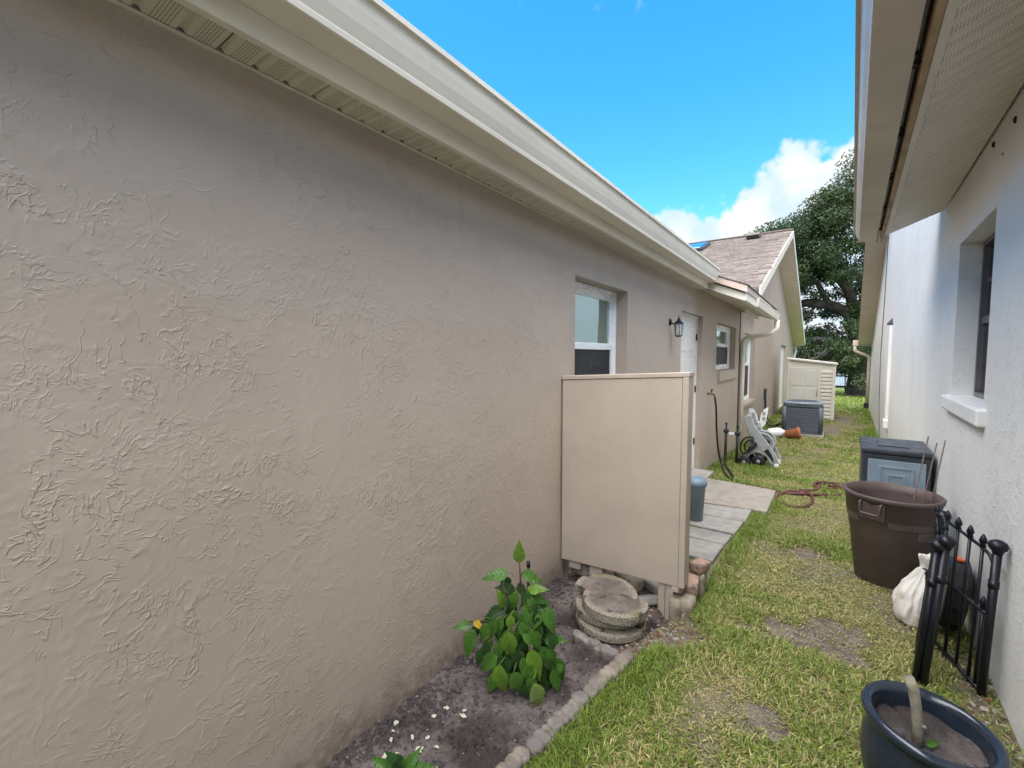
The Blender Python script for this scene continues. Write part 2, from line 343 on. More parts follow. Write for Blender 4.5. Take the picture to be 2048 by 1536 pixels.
# planting bed soil along the beige wall
bxs = lin(-1.60, -.70, 100) + [-.70]; bys = lin(.2, 3.05, 310) + [3.05]
def bed_h(x, y):
    t = min(1, max(0, (edge_x(y)+.02-x)/.05))
    b = .0 + .020*mnoise.noise(Vector((x*5, y*5, 1))) + .012*mnoise.noise(Vector((x*14, y*14, 2))) + .014*mnoise.noise(Vector((x*30, y*30, 5))) + .006*abs(mnoise.noise(Vector((x*70, y*70, 9))))
    f = min(1, max(0, (3.02-y)/.25))
    lo = gh(x, y)
    return lo - .02 + max(0, gz(y)-.022+b-lo+.02)*t*f
bv = [(x, y, bed_h(x, y)) for y in bys for x in bxs]; n1_ = len(bxs)
bf = [(j*n1_+i, j*n1_+i+1, (j+1)*n1_+i+1, (j+1)*n1_+i) for j in range(len(bys)-1) for i in range(n1_-1)]
bd = MB(); bd.add(bv, bf); struct(bd.build('planting_bed_soil', M_SOIL, smooth=True))

# ================================================================== BEIGE HOUSE (left)
W = -1.57; SOF = 2.535
H = thing('beige_house', 'long beige stucco house with cream gutter and a shingled far gable', 'house', (W, 3, 0))
def wall_grid(mb, x, y0, y1, z0, z1, holes, depth, sgn):
    ys_ = sorted({y0, y1, *[h[0] for h in holes], *[h[1] for h in holes]}); zs_ = sorted({z0, z1, *[h[2] for h in holes], *[h[3] for h in holes]})
    for i in range(len(ys_)-1):
        for j in range(len(zs_)-1):
            a, b, c, d_ = ys_[i], ys_[i+1], zs_[j], zs_[j+1]
            if any(a >= h[0]-1e-6 and b <= h[1]+1e-6 and c >= h[2]-1e-6 and d_ <= h[3]+1e-6 for h in holes): continue
            q = [(x, a, c), (x, b, c), (x, b, d_), (x, a, d_)]
            mb.add(q, [(0, 1, 2, 3) if sgn > 0 else (3, 2, 1, 0)])
    for a, b, c, d_ in holes:
        X = x - sgn*depth
        mb.add([(x, a, c), (x, b, c), (x, b, d_), (x, a, d_), (X, a, c), (X, b, c), (X, b, d_), (X, a, d_)], [(0, 1, 5, 4), (1, 2, 6, 5), (2, 3, 7, 6), (3, 0, 4, 7)])
WIN1 = (3.0, 4.06, .95, 2.205); DOOR1 = (5.93, 7.1, -.18, 2.19); WIN2 = (8.13, 9.98, 1.34, 2.17); WIN3 = (11.15, 12.9, .50, 2.12); DOOR2 = (20.2, 22.6, -.5, 2.03)
GY0, GYP, GY1 = 10.45, 17.6, 27.5          # gable: near foot, peak, far foot
NY0, NY1 = -.5, 5.9                       # stretch of wall near enough to show its trowel relief: built as relief
mb = MB(); wall_grid(mb, W, NY1, 23.0, -1.2, SOF+.12, [DOOR1, WIN2, WIN3, DOOR2], .13, 1); wall_grid(mb, W, 23.0, GY1, -1.2, 2.15, [], .13, 1); wall_grid(mb, W, -4, NY0, -1.2, SOF+.12, [], .13, 1); wall_grid(mb, W, NY0, NY1, -1.2, -.06, [], .13, 1)
a, b, c, d_ = WIN1; X = W-.13; mb.add([(W, a, c), (W, b, c), (W, b, d_), (W, a, d_), (X, a, c), (X, b, c), (X, b, d_), (X, a, d_)], [(0, 1, 5, 4), (1, 2, 6, 5), (2, 3, 7, 6), (3, 0, 4, 7)])
o = mb.build('wall', M_BEIGE, H); fixn(o)
def perlin(x, y, seed):
    r = np.random.RandomState(seed); th = r.rand(256, 256)*2*np.pi; gx, gy = np.cos(th), np.sin(th)
    xi = np.floor(x).astype(int); yi = np.floor(y).astype(int); fx = x-xi; fy = y-yi
    u = fx**3*(fx*(fx*6-15)+10); v = fy**3*(fy*(fy*6-15)+10)
    def q(i, j): a_, b_ = (xi+i) % 256, (yi+j) % 256; return gx[a_, b_]*(fx-i)+gy[a_, b_]*(fy-j)
    return 1.41*((q(0, 0)*(1-u)+q(1, 0)*u)*(1-v)+(q(0, 1)*(1-u)+q(1, 1)*u)*v)
def fbm(x, y, sc, seed, oc=3): return sum(perlin(x*sc*2**k, y*sc*2**k, seed+k)*.5**k for k in range(oc))
def sstep(v, a, b): t = np.clip((v-a)/(b-a), 0, 1); return t*t*(3-2*t)
ry = [NY0]
while ry[-1] < NY1-.004:
    ry.append(ry[-1]+.0052+.0016*max(0, ry[-1]-.3))
ry = np.array(ry); ry[-1] = NY1; rz = np.arange(-.06, SOF+.03, .0066)
for arr, vals in ((ry, (WIN1[0], WIN1[1])), (rz, (WIN1[2], WIN1[3]))):
    for v in vals: arr[np.argmin(abs(arr-v))] = v
YY, ZZ = np.meshgrid(ry, rz)
wu = YY+.035*fbm(YY, ZZ, 5, 61, 2)+.012*fbm(YY, ZZ, 18, 71, 2); wv_ = ZZ+.035*fbm(YY+9, ZZ, 5, 63, 2)+.012*fbm(YY+5, ZZ, 18, 73, 2)
rdg = lambda n, w_: np.exp(-(n/w_)**2)
pA = sstep(fbm(YY, ZZ, 1.9, 81, 3), -.20, .12); pB = sstep(fbm(YY+20, ZZ, 2.1, 85, 3), -.18, .12); pC = sstep(fbm(YY, ZZ+20, 2.2, 89, 3), -.14, .16)
nH = fbm(wu*.7, wv_*1.35, 12, 91, 3); nV = fbm(wu*1.45, wv_*.65, 11, 95, 3); nF = fbm(wu, wv_, 27, 99, 2); nL = fbm(wu, wv_, 3.1, 103, 3)
brk = sstep(fbm(YY, ZZ, 13, 107, 2), -.14, .10); brk2 = sstep(fbm(YY+3, ZZ+8, 13, 109, 2), -.12, .12)
hh = .0009*rdg(nH, .12)*pA*brk + .0008*rdg(nV, .12)*pB*brk2 + .0008*rdg(nL, .04)*brk
hh += .005*fbm(YY, ZZ, .8, 111, 2) + .0012*fbm(YY, ZZ, 3.2, 113, 2)
ed = np.minimum(1, np.minimum(np.minimum(abs(YY-NY1), abs(YY-NY0))/.02, 1)); inw = (YY > WIN1[0]-.012) & (YY < WIN1[1]+.012) & (ZZ > WIN1[2]-.012) & (ZZ < WIN1[3]+.012)
hh = np.where(inw, 0, hh)*ed
NYc, NZc = len(ry), len(rz); ii = np.arange(NZc*NYc).reshape(NZc, NYc)
qd = np.stack([ii[:-1, :-1], ii[:-1, 1:], ii[1:, 1:], ii[1:, :-1]], -1)
cyy = (YY[:-1, :-1]+YY[1:, 1:])/2; czz = (ZZ[:-1, :-1]+ZZ[1:, 1:])/2
keep = ~((cyy > WIN1[0]) & (cyy < WIN1[1]) & (czz > WIN1[2]) & (czz < WIN1[3]))
npmesh('wall', np.stack([W+hh.ravel(), YY.ravel(), ZZ.ravel()], 1), qd[keep], M_BEIGEN, H, smooth=True)
# body of the house behind the wall, so that no light comes through it
mb = MB(); mb.box(-14, W-.6, -4, GY1, -1.2, SOF+.1); mb.box(-14, W-.02, -4.1, -4.0, -1.2, SOF+.1); mb.box(-14, W, GY1-.1, GY1+.02, -1.2, SOF+.1); mb.build('side_wall', M_BEIGE, H)
SLP = .375
zpk = SOF+.12+(GYP-GY0)*.345
# faint control joint where the wing begins
mb = MB(); mb.box(W-.01, W+.012, GY0-.012, GY0+.006, -.45, SOF); mb.build('corner_joint', M_DARK, H)
def bars(mb, x0, x1, y0, y1, z0, z1, w_):
    mb.box(x0, x1, y0, y1, z0, z0+w_); mb.box(x0, x1, y0, y1, z1-w_, z1); mb.box(x0, x1, y0, y0+w_, z0+w_, z1-w_); mb.box(x0, x1, y1-w_, y1, z0+w_, z1-w_)
def window(parent, hole, xw, sgn, mf, depth=.13, fw=.055, label=None, low=None, split=.5):
    y0, y1, z0, z1 = hole; xg = xw - sgn*depth
    X = lambda a, b: (min(xg+sgn*a, xg+sgn*b), max(xg+sgn*a, xg+sgn*b))
    e = .003
    mb = MB(); bars(mb, *X(-.05, .022), y0+e, y1-e, z0+e, z1-e, fw*.55); fr = mb.build('window', mf, parent, bevel=.004)
    if label: fr['label'] = label
    zm = z0 + (z1-z0)*split
    i0, i1 = y0+fw*.55+.002, y1-fw*.55-.002
    mb = MB(); bars(mb, *X(-.035, -.005), i0, i1, zm-.02, z1-fw*.55-.002, fw*.75); mb.build('upper_sash', mf, fr, bevel=.003)
    mb = MB(); bars(mb, *X(-.02, .012), i0+.001, i1-.001, z0+fw*.55+.002, zm+.025, fw*.75); mb.build('lower_sash', mf, fr, bevel=.003)
    mb = MB(); mb.box(*X(-.024, -.018), i0+.02, i1-.02, zm, z1-fw*1.1); mb.build('pane', M_GLASS, fr)
    mb = MB(); mb.box(*X(-.010, -.004), i0+.02, i1-.02, z0+fw, zm+.0); mb.build('pane', low or M_SCREEN, fr)
    mb = MB(); mb.box(*X(-.46, -.40), y0-.3, y1+.3, z0-.3, z1+.2); mb.build('room_backing', M_DARK, fr)
    return fr
window(H, WIN1, W, 1, M_WTRIM, split=.585, fw=.07)
window(H, WIN2, W, 1, M_WTRIM, split=.56, fw=.075)
window(H, WIN3, W, 1, M_WTRIM, split=.55, fw=.075)
mb = MB(); mb.box(W-.1, W+.05, 8.28, 10.03, 1.155, 1.335); mb.build('window_sill', M_BEIGE, H, bevel=.012)
mb = MB(); mb.box(W-.1, W+.045, 3.0, 4.08, .83, .945); mb.build('window_sill', M_BEIGE, H, bevel=.012)
mb = MB(); mb.box(W-.1, W+.04, 11.1, 13.0, .42, .495); mb.build('window_sill', M_BEIGE, H, bevel=.01)
# side door with raised panels
M_DOOR = pm('door_white', (.66, .645, .61), .45, .05, 3.)
mb = MB(); mb.box(W-.13, W-.085, DOOR1[0]+.03, DOOR1[1]-.03, DOOR1[2]+.05, DOOR1[3]-.03); dr = mb.build('door', M_DOOR, H, bevel=.004)
for (a, b) in ((6.08, 6.46), (6.57, 6.95)):
    for (c, d_) in ((.05, .75), (.87, 1.55), (1.67, 2.0)):
        mb = MB(); mb.box(W-.088, W-.078, a, b, c, d_); mb.build('door_panel', M_DOOR, dr, bevel=.008)
for z in (.3, 1.1, 1.88): mb = MB(); mb.box(W-.088, W-.07, DOOR1[1]-.045, DOOR1[1]-.012, z-.05, z+.05); mb.build('hinge', M_DARK, dr)
mb = MB(); mb.lathe([(.001, 0), (.012, .0), (.012, .03), (.028, .04), (.03, .06), (.018, .075), (.001, .078)], 14, TRS((W-.084, 6.03, 1.0), ry=math.pi/2)); mb.build('door_knob', M_DARK, dr, True)
mb = MB(); bars(mb, W-.125, W-.07, DOOR1[0]+.002, DOOR1[1]-.002, DOOR1[2]+.001, DOOR1[3]-.002, .028); mb.build('door_frame', M_DOOR, H)
mb = MB(); mb.box(W-.1, W+.20, 5.85, 7.14, -.5, -.135); mb.build('door_step', M_CONC, H, bevel=.008)
mb = MB(); mb.box(W-.125, W-.08, DOOR2[0]+.02, DOOR2[1]-.02, DOOR2[2], DOOR2[3]-.02); mb.build('door', M_DOOR, H)
# --- soffit of the long eave: ribbed panels of three ribs each
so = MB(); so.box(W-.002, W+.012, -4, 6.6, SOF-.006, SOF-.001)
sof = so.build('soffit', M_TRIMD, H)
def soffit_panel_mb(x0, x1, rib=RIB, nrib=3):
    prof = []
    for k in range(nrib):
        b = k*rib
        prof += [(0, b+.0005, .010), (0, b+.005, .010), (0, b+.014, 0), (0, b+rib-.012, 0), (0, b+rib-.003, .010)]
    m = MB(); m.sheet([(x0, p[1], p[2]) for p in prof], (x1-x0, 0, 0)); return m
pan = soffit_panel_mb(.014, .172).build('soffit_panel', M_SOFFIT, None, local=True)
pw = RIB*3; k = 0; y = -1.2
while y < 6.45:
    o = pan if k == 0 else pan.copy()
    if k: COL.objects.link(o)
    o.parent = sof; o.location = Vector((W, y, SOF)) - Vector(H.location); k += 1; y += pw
# --- fascia, gutter, roof of the long eave
XF = -1.394; EY0, EY1 = -4.0, 6.57
mb = MB(); mb.box(XF-.03, XF, EY0, EY1, SOF-.012, SOF+.19); mb.build('fascia', M_TRIM, H, bevel=.003)
def kprof(x, z, wd, ht, sgn=1):
    P = [(0, 1.), (0, 0), (.70, 0), (.74, .02), (.755, .12), (.735, .145), (.765, .22), (.83, .40), (.885, .62), (.91, .80), (.915, .86), (1., .88), (1., 1.), (.93, 1.), (.93, .975)]
    return [(x+sgn*a*wd, z+b*ht) for a, b in P]
def gutter(parent, name, x, z, wd, ht, y0, y1, sgn, mat):
    m = MB(); pr = kprof(x, z, wd, ht, sgn)
    m.sheet([(a, y0, b) for a, b in pr], (0, y1-y0, 0))
    for yy in (y0, y1): m.add([(a, yy, b) for a, b in pr[:-2]], [tuple(range(len(pr)-2))])
    return m.build(name, mat, parent)
gutter(H, 'gutter', XF+.002, 2.598, .148, .172, EY0, EY1, 1, M_TRIM)
mb = MB(); mb.ext([(XF-.03, 0, 2.727), (XF+.055, 0, 2.70), (XF+.055, 0, 2.716), (XF-.03, 0, 2.747), (-8, 0, 2.747+6.6*SLP), (-8, 0, 2.727+6.6*SLP)], (0, GY0+2.0-EY0, 0), TRS((0, EY0, 0))); mb.build('roof', M_SHINGLE, H)
mb = MB(); mb.box(-8.5, -7.9, EY0, 14, 2.3, 5.2); mb.build('attic_core', M_BEIGE, H)
# --- roof extension before the wing: raking cream board, fascia, gutter, drip board
X1, Z1, YE0, YE1 = -.958, 2.335, 6.6, 10.5
zr = lambda x: Z1 + (X1-x)*.42
mb = MB(); mb.ext([(X1, YE0, Z1), (X1, YE0, Z1+.105), (-1.42, YE0, zr(-1.42)+.105), (-1.42, YE0, zr(-1.42))], (0, .025, 0)); mb.build('rake_board', M_TRIM, H, bevel=.003)
mb = MB(); mb.ext([(X1+.045, YE0-.05, Z1+.10), (X1+.045, YE0-.05, Z1+.185), (-1.30, YE0-.05, zr(-1.30)+.205), (-1.30, YE0-.05, zr(-1.30)+.12)], (0, .035, 0)); mb.build('drip_board', M_PINK, H, bevel=.003)
mb = MB(); mb.box(X1+.02, X1+.046, YE0-.012, YE1-.9, Z1+.108, Z1+.19); mb.build('drip_board', M_TAN, H, bevel=.003)
mb = MB(); mb.box(X1-.025, X1, YE0+.026, YE1, Z1, Z1+.12); mb.build('fascia', M_TRIM, H, bevel=.003)
gutter(H, 'gutter', X1+.003, Z1-.002, .085, .125, YE0+.9, YE1+.25, 1, M_TRIM)
mb = MB(); mb.box(X1, X1+.03, YE0+.0, YE0+.9, Z1-.001, Z1+.118); mb.build('fascia_wrap', M_TRIM, H, bevel=.003)
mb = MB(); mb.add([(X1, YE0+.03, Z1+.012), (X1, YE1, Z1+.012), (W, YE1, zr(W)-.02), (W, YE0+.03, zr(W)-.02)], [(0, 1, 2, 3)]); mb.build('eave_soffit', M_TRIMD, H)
mb = MB(); mb.ext([(X1, YE1-.02, Z1), (X1, YE1-.02, Z1+.12), (W, YE1-.02, zr(W)+.12), (W, YE1-.02, SOF)], (0, .03, 0)); mb.build('eave_end_board', M_TRIM, H)
mb = MB(); mb.box(X1-.30, X1-.27, YE0+2.2, YE1-.03, Z1+.02, Z1+.09); mb.build('nailer_strip', M_TRIM, H)
mb = MB(); mb.ext([(X1+.06, YE0-.06, Z1+.188), (X1+.06, YE0-.06, Z1+.203), (-3, YE0-.06, zr(-3)+.205), (-3, YE0-.06, zr(-3)+.19)], (0, YE1-YE0+.1, 0)); mb.build('roof_extension', M_SHINGLE, H)
# downspout at the wing corner
def pipe(parent, name, pts, r, mat, n=10, flat=1., smooth=True): m = MB(); m.tube(pts, r, n, flat=flat); return m.build(name, mat, parent, smooth)
def bend(pts, k=5, rr=.5):
    """round the corners of a polyline"""
    pts = [Vector(p) for p in pts]; out = [pts[0]]
    for i in range(1, len(pts)-1):
        a = pts[i]+(pts[i-1]-pts[i])*rr*.5; b = pts[i]+(pts[i+1]-pts[i])*rr*.5
        for t in np.linspace(0, 1, k): out.append(a*(1-t)**2+pts[i]*2*t*(1-t)+b*t*t)
    return out+[pts[-1]]
DSX = X1+.045
pipe(H, 'downspout', bend([(DSX, YE1+.12, Z1), (DSX, YE1+.10, Z1-.17), (DSX-.10, YE1+.06, Z1-.27), (W+.10, YE1+.06, 1.98), (W+.055, YE1+.06, 1.86), (W+.055, YE1+.06, 1.6), (W+.055, YE1+.06, -.4)], 5, .35), .048, M_TRIM, 10)
mb = MB(); mb.box(W, W+.11, YE1-.01, YE1+.15, 1.93, 1.96); mb.build('downspout_strap', M_TRIM, H)
# --- far gable roof, rakes, soffit
XO = -1.10                                        # outer edge of the rake
kN = .362; kF = .33
pkz = 5.52; PY = 16.75
fY0, fz0 = 9.3, pkz-(PY-9.3)*kN
fY1 = 27.6; fz1 = pkz-(fY1-PY)*.292
mb = MB(); mb.ext([(XO, fY0, fz0), (XO, PY, pkz), (XO, PY, pkz+.05), (XO, fY0, fz0+.05)], (-9.5, 0, 0)); mb.build('gable_roof', M_SHINGLE, H)
mb = MB(); mb.ext([(XO, fY1, fz1), (XO, fY1, fz1+.05), (XO, PY, pkz+.05), (XO, PY, pkz)], (-9.5, 0, 0)); mb.build('gable_roof', M_SHINGLE, H)
mb = MB(); mb.ext([(XO+.025, fY0, fz0-.17), (XO+.025, PY, pkz-.17), (XO+.025, PY, pkz+.03), (XO+.025, fY0, fz0+.03)], (-.025, 0, 0)); mb.build('rake_board', M_TRIM, H)
mb = MB(); mb.ext([(XO+.025, fY1+.2, fz1-.22), (XO+.025, fY1+.2, fz1+.02), (XO+.025, PY, pkz+.03), (XO+.025, PY, pkz-.17)], (-.025, 0, 0)); mb.build('rake_board', M_WTRIM, H)
mb = MB(); mb.add([(XO, fY1+.2, fz1-.2), (XO, PY, pkz-.16), (W, PY, pkz-.16), (W, fY1+.2, fz1-.2)], [(0, 1, 2, 3)]); mb.build('rake_soffit', M_TRIMD, H)
mb = MB(); mb.ext([(W, fY1-.1, fz1-.22), (XO+.02, fY1+.15, fz1-.22), (XO+.02, fY1+.15, fz1-.05), (W, fY1-.1, fz1-.05)], (0, .1, 0)); mb.build('rake_return', M_TRIMD, H)
zroof = lambda y_: (fz0+(y_-fY0)*kN if y_ < PY else pkz-(y_-PY)*.292) - .01
mb = MB(); mb.add([(W, 9.35, SOF+.12), (W, 23.0, SOF+.12), (W, 23.0, 2.15), (W, GY1, 2.15), (W, GY1, zroof(GY1)), (W, PY, zroof(PY)), (W, 9.35, zroof(9.35))], [(0, 1, 5, 6), (1, 2, 3, 4), (1, 4, 5)]); mb.build('gable_wall', M_BEIGE, H)
pipe(H, 'downspout', [(W+.05, GY1+.02, fz1-.2), (W+.10, GY1+.1, fz1-.5), (W+.0, GY1+.1, fz1-.9), (W+.0, GY1+.1, -.5)], .06, M_WTRIM)
# shingle tabs on the slope that faces the camera (too small to pick apart one by one)
rng = random.Random(5); sv = []; sf = []; row = 0
SL = math.hypot(PY-fY0, pkz-fz0); ct, st = (PY-fY0)/SL, (pkz-fz0)/SL
s = 0.
while s < SL-.05:
    x = XO+.03 - rng.random()*.3; tabs = 0
    while x > -7.2:
        wd = rng.choice((.22, .27, .33)); th = rng.choice((.010, .014, .02)); s1 = min(s+.17, SL)
        b = len(sv); base = .052
        for (xx, ss, hh) in ((x, s, base), (x-wd+.006, s, base), (x-wd+.006, s, base+th), (x, s, base+th), (x, s1, base+.002), (x-wd+.006, s1, base+.002)):
            sv.append((xx, fY0+ss*ct-hh*st*0, fz0+ss*st+hh))
        sf += [(b, b+1, b+2, b+3), (b+3, b+2, b+5, b+4), (b, b+3, b+4, b), ]
        x -= wd
    s += .142
sf = [q if len(set(q)) == 4 else tuple(dict.fromkeys(q)) for q in sf]
mb = MB(); mb.add(sv, sf); stuff(mb.build('shingles', M_SHINGLE, H))
mb = MB(); mb.box(-7.2, XO+.02, PY-.12, PY+.12, pkz+.035, pkz+.085); mb.build('ridge_cap', M_SHINGLE, H, bevel=.02)
def on_slope(x, s, h): return (x, fY0+s*ct-h*st, fz0+s*st+h*ct)
RX = math.atan2(st, ct)
M_VENT = pm('brown_metal_vent', (.10, .06, .06), .5, .15, 5.)
MV = TRS(on_slope(-2.1, SL-.75, .06), rx=RX)
mb = MB(); mb.ext([(-.19, -.2, 0.03), (-.19, .25, 0), (-.19, .25, .10), (-.19, -.13, .17), (-.19, -.22, .13)], (.38, 0, 0), MV); vt = mb.build('roof_vent', M_SHINGLE, H, bevel=.015)
mb = MB(); mb.box(-.16, .16, -.225, -.205, .03, .12, MV); mb.build('vent_mouth', M_DARK, vt)
MS = TRS(on_slope(-3.75, SL-1.55, .06), rx=RX)
mb = MB(); mb.box(-.42, .42, -.62, .62, 0, .09, MS); sk = mb.build('skylight', M_DKGREYPL, H, bevel=.01)
msk = glassmat('skylight_glass', (.8, .9, 1.), .55, (.05, .16, .35))
mb = MB(); mb.box(-.36, .36, -.56, .56, .091, .115, MS); mb.build('pane', msk, sk, bevel=.01)

# ================================================================== WHITE HOUSE (right), its own axis turned 1.85 degrees
RA = R_(1.85); RM = Matrix.Rotation(-RA, 4, 'Z'); A_ = .61; RZ = 2.9; RE = 5.56
HR = thing('white_house', 'white stucco house with tan eave and gutter along the passage', 'house', (0, 0, 0), -RA)
class MR(MB):
    def build(s, name, mat, parent=None, **k): return MB.build(s, name, mat, parent, local=True, **k)
WINR = (3.66, 4.72, 1.30, 2.435)
mb = MR(); wall_grid(mb, A_, -4, 20., -1.2, RZ+.05, [WINR], .15, -1); wall_grid(mb, A_, 20., 23.2, -1.2, 2.05, [], .15, -1); o = mb.build('wall', M_WHITE, HR); fixn(o)
mb = MR(); mb.add([(A_, RE, RZ+.05), (A_, 20., RZ+.05), (A_, 20., 2.05), (A_, 23.2, 2.05), (A_, 23.2, 2.1), (A_, 13.4, 5.55), (A_, RE, RZ+.2)], [(0, 1, 5, 6), (1, 2, 3, 4), (1, 4, 5)]); fixn(mb.build('gable_wall', M_WHITE, HR))
mb = MR(); mb.box(A_+.7, 12, -4, 23.2, -1.2, RZ+.05); mb.box(A_, 12, 23.1, 23.2, -1.2, RZ); mb.box(A_+.02, 12, -4.1, -4, -1.2, RZ); mb.build('side_wall', M_WHITE, HR)
M_BRONZE = pm('bronze_aluminium', (.10, .085, .085), .4, .15, 6., spec=.5)
fr = None
mb = MR(); y0, y1, z0, z1 = WINR; xg = A_+.15
bars(mb, xg-.03, xg+.05, y0+.003, y1-.003, z0+.003, z1-.003, .032); fr = mb.build('window', M_BRONZE, HR, bevel=.003)
zm = 1.86
mb = MR(); mb.box(xg-.02, xg+.03, y0+.03, y1-.03, zm-.025, zm+.025); mb.build('meeting_rail', M_BRONZE, fr, bevel=.003)
mb = MR(); mb.box(xg-.005, xg+.02, y0+.03, y1-.03, 2.13, 2.155); mb.build('muntin', M_BRONZE, fr)
for yy in (4.02, 4.37): mb = MR(); mb.box(xg-.003, xg+.02, yy-.011, yy+.011, zm+.026, z1-.03); mb.build('muntin', M_BRONZE, fr)
mb = MR(); mb.box(xg+.006, xg+.012, y0+.02, y1-.02, zm, z1-.02); mb.build('pane', M_GLASSD, fr)
mb = MR(); mb.box(xg+.000, xg+.005, y0+.02, y1-.02, z0+.02, zm); mb.build('pane', M_GLASSD, fr)
mb = MR(); mb.box(xg+.4, xg+.5, y0-.3, y1+.3, z0-.3, z1+.2); mb.build('room_backing', M_DARK, fr)
mb = MR(); mb.box(A_-.042, A_+.13, 3.58, 4.83, 1.195, 1.297); mb.build('window_sill', M_WHITE, HR, bevel=.012)
# sloping soffit of the near eave, panel by panel
ZO, XOo = 2.75, .232
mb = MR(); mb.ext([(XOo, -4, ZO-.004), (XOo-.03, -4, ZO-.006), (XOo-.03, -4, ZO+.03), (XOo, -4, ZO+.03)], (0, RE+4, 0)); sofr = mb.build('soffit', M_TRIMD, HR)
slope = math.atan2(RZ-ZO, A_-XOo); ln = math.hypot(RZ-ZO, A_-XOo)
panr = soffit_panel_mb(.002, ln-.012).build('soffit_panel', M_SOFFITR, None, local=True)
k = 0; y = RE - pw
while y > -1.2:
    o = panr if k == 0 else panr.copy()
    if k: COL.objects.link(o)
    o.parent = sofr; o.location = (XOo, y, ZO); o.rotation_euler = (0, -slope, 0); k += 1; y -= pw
mb = MR(); mb.box(XOo-.055, XOo-.032, -4, RE+.3, ZO-.004, ZO+.22); mb.build('fascia', M_RUST, HR)
GXB, GZB = .150, 2.785
def kg(x, z, wd, ht, y0, y1):
    m = MR(); pr = kprof(x, z, wd, ht, -1); m.sheet([(a, y0, b) for a, b in pr], (0, y1-y0, 0))
    for yy in (y0, y1): m.add([(a, yy, b) for a, b in pr[:-2]], [tuple(range(len(pr)-2))])
    return m
gr = kg(GXB, GZB, .19, .125, -4, 5.95).build('gutter', M_TAN, HR)
for yy in (1.0, 1.75, 2.5, 3.25, 4.0, 4.75, 5.5):
    mb = MR(); mb.box(GXB-.005, XOo-.05, yy-.012, yy+.012, GZB+.04, GZB+.05); mb.box(GXB, GXB+.012, yy+.05, yy+.62, GZB+.012, GZB+.03); mb.tube([(GXB+.008, yy+.02, GZB+.01), (XOo-.06, yy+.02, GZB+.03)], .012, 6); mb.build('gutter_hanger', M_DKGREYPL, gr)
mb = MR(); mb.ext([(XOo-.03, 0, ZO+.19), (.04, 0, ZO+.155), (.04, 0, ZO+.17), (XOo-.03, 0, ZO+.21), (7, 0, ZO+.21+6.8*.4), (7, 0, ZO+.19+6.8*.4)], (0, RE+4.3, 0), TRS((0, -4, 0))); mb.build('roof', M_SHINGLE, HR)
mb = MR(); mb.box(A_+.0, 8, -4.05, -4.0, RZ, 5.2); mb.box(7, 8, -4, 23, 2, 5.4); mb.build('attic_core', M_WHITE, HR)
# far half of the gable: rake soffit, rake board, roof
P0 = (13.4, 5.42); P1 = (22.9, 2.08)
mb = MR(); mb.add([(.2, P0[0], P0[1]), (.2, P1[0], P1[1]), (A_, P1[0], P1[1]), (A_, P0[0], P0[1])], [(0, 1, 2, 3)]); mb.build('rake_soffit', M_TAN, HR)
mb = MR(); mb.ext([(.2, P0[0], P0[1]-.01), (.2, P1[0], P1[1]-.01), (.2, P1[0], P1[1]+.2), (.2, P0[0], P0[1]+.2)], (-.025, 0, 0)); mb.build('rake_board', M_TAN, HR)
mb = MR(); mb.ext([(.16, P0[0], P0[1]+.2), (.16, P1[0]+.2, P1[1]+.13), (.16, P1[0]+.2, P1[1]+.18), (.16, P0[0], P0[1]+.25)], (8, 0, 0)); mb.build('gable_roof', M_SHINGLE, HR)
mb = MR(); mb.ext([(A_, RE+.1, RZ+.1), (A_, P0[0], P0[1]+.18), (A_, P0[0], P0[1]+.25), (A_, RE+.1, RZ+.17)], (7.5, 0, 0)); mb.build('gable_roof', M_SHINGLE, HR)
mb = MR(); mb.ext([(.2, P1[0], P1[1]), (A_, P1[0], P1[1]), (A_, P1[0], P1[1]+.16), (.2, P1[0], P1[1]+.16)], (0, .03, 0)); mb.build('rake_return', M_TAN, HR)
mb = MR(); mb.ext([(0, P1[0]+.03, P1[1]+.16), (0, P1[0]+.03, P1[1]-.06), (0, P1[0]+.16, P1[1]-.06), (0, P1[0]+.22, P1[1]+.16)], (6, 0, 0), TRS((.0, 0, 0))); mb.build('gutter', M_TAN, HR, bevel=.006)
mb = MR(); mb.tube(bend([(.08, P1[0]+.1, P1[1]-.05), (.08, P1[0]+.1, P1[1]-.28), (A_-.06, P1[0]+.05, P1[1]-.5), (A_-.06, P1[0]+.05, P1[1]-.8), (A_-.06, P1[0]+.05, -.38)], 5, .4), .055, 10); mb.build('downspout', M_TAN, HR, smooth=True)
mb = MR(); mb.box(A_-.16, A_-.005, P1[0]-.05, P1[0]+.16, -.56, -.30); mb.build('downspout_adapter', M_BLACKP, HR, bevel=.02)
# white conduit cover, cable, old fixing holes
mb = MR(); mb.box(A_-.05, A_+.002, 11.45, 11.62, .3, 2.2); mb.box(A_-.075, A_+.002, 11.40, 11.67, .17, .33); cc = mb.build('conduit_cover', M_WHITE, HR, bevel=.008)
mb = MR(); mb.ext([(A_, 11.45, 2.21), (A_-.09, 11.53, 2.215), (A_, 11.62, 2.21), (A_-.01, 11.53, 2.32)], (0, 0, .03)); mb.build('vent_cap', M_DKGREYPL, cc)
mb = MR(); mb.tube([(A_-.008, 14.6, 4.9), (A_-.008, 14.8, 3.2), (A_-.008, 15.4, 1.6), (A_-.008, 15.0, .4), (A_-.008, 14.0, -.43)], .008, 6); mb.build('cable', M_DKGREYPL, HR)
for yy, zz, r in ((3.38, 2.79, .012), (3.82, 2.83, .012), (3.6, 2.70, .005)):
    mb = MR(); mb.ball((A_, yy, zz), r, 8, 6, sz=1.6); mb.build('fixing_hole', M_DARK, HR)
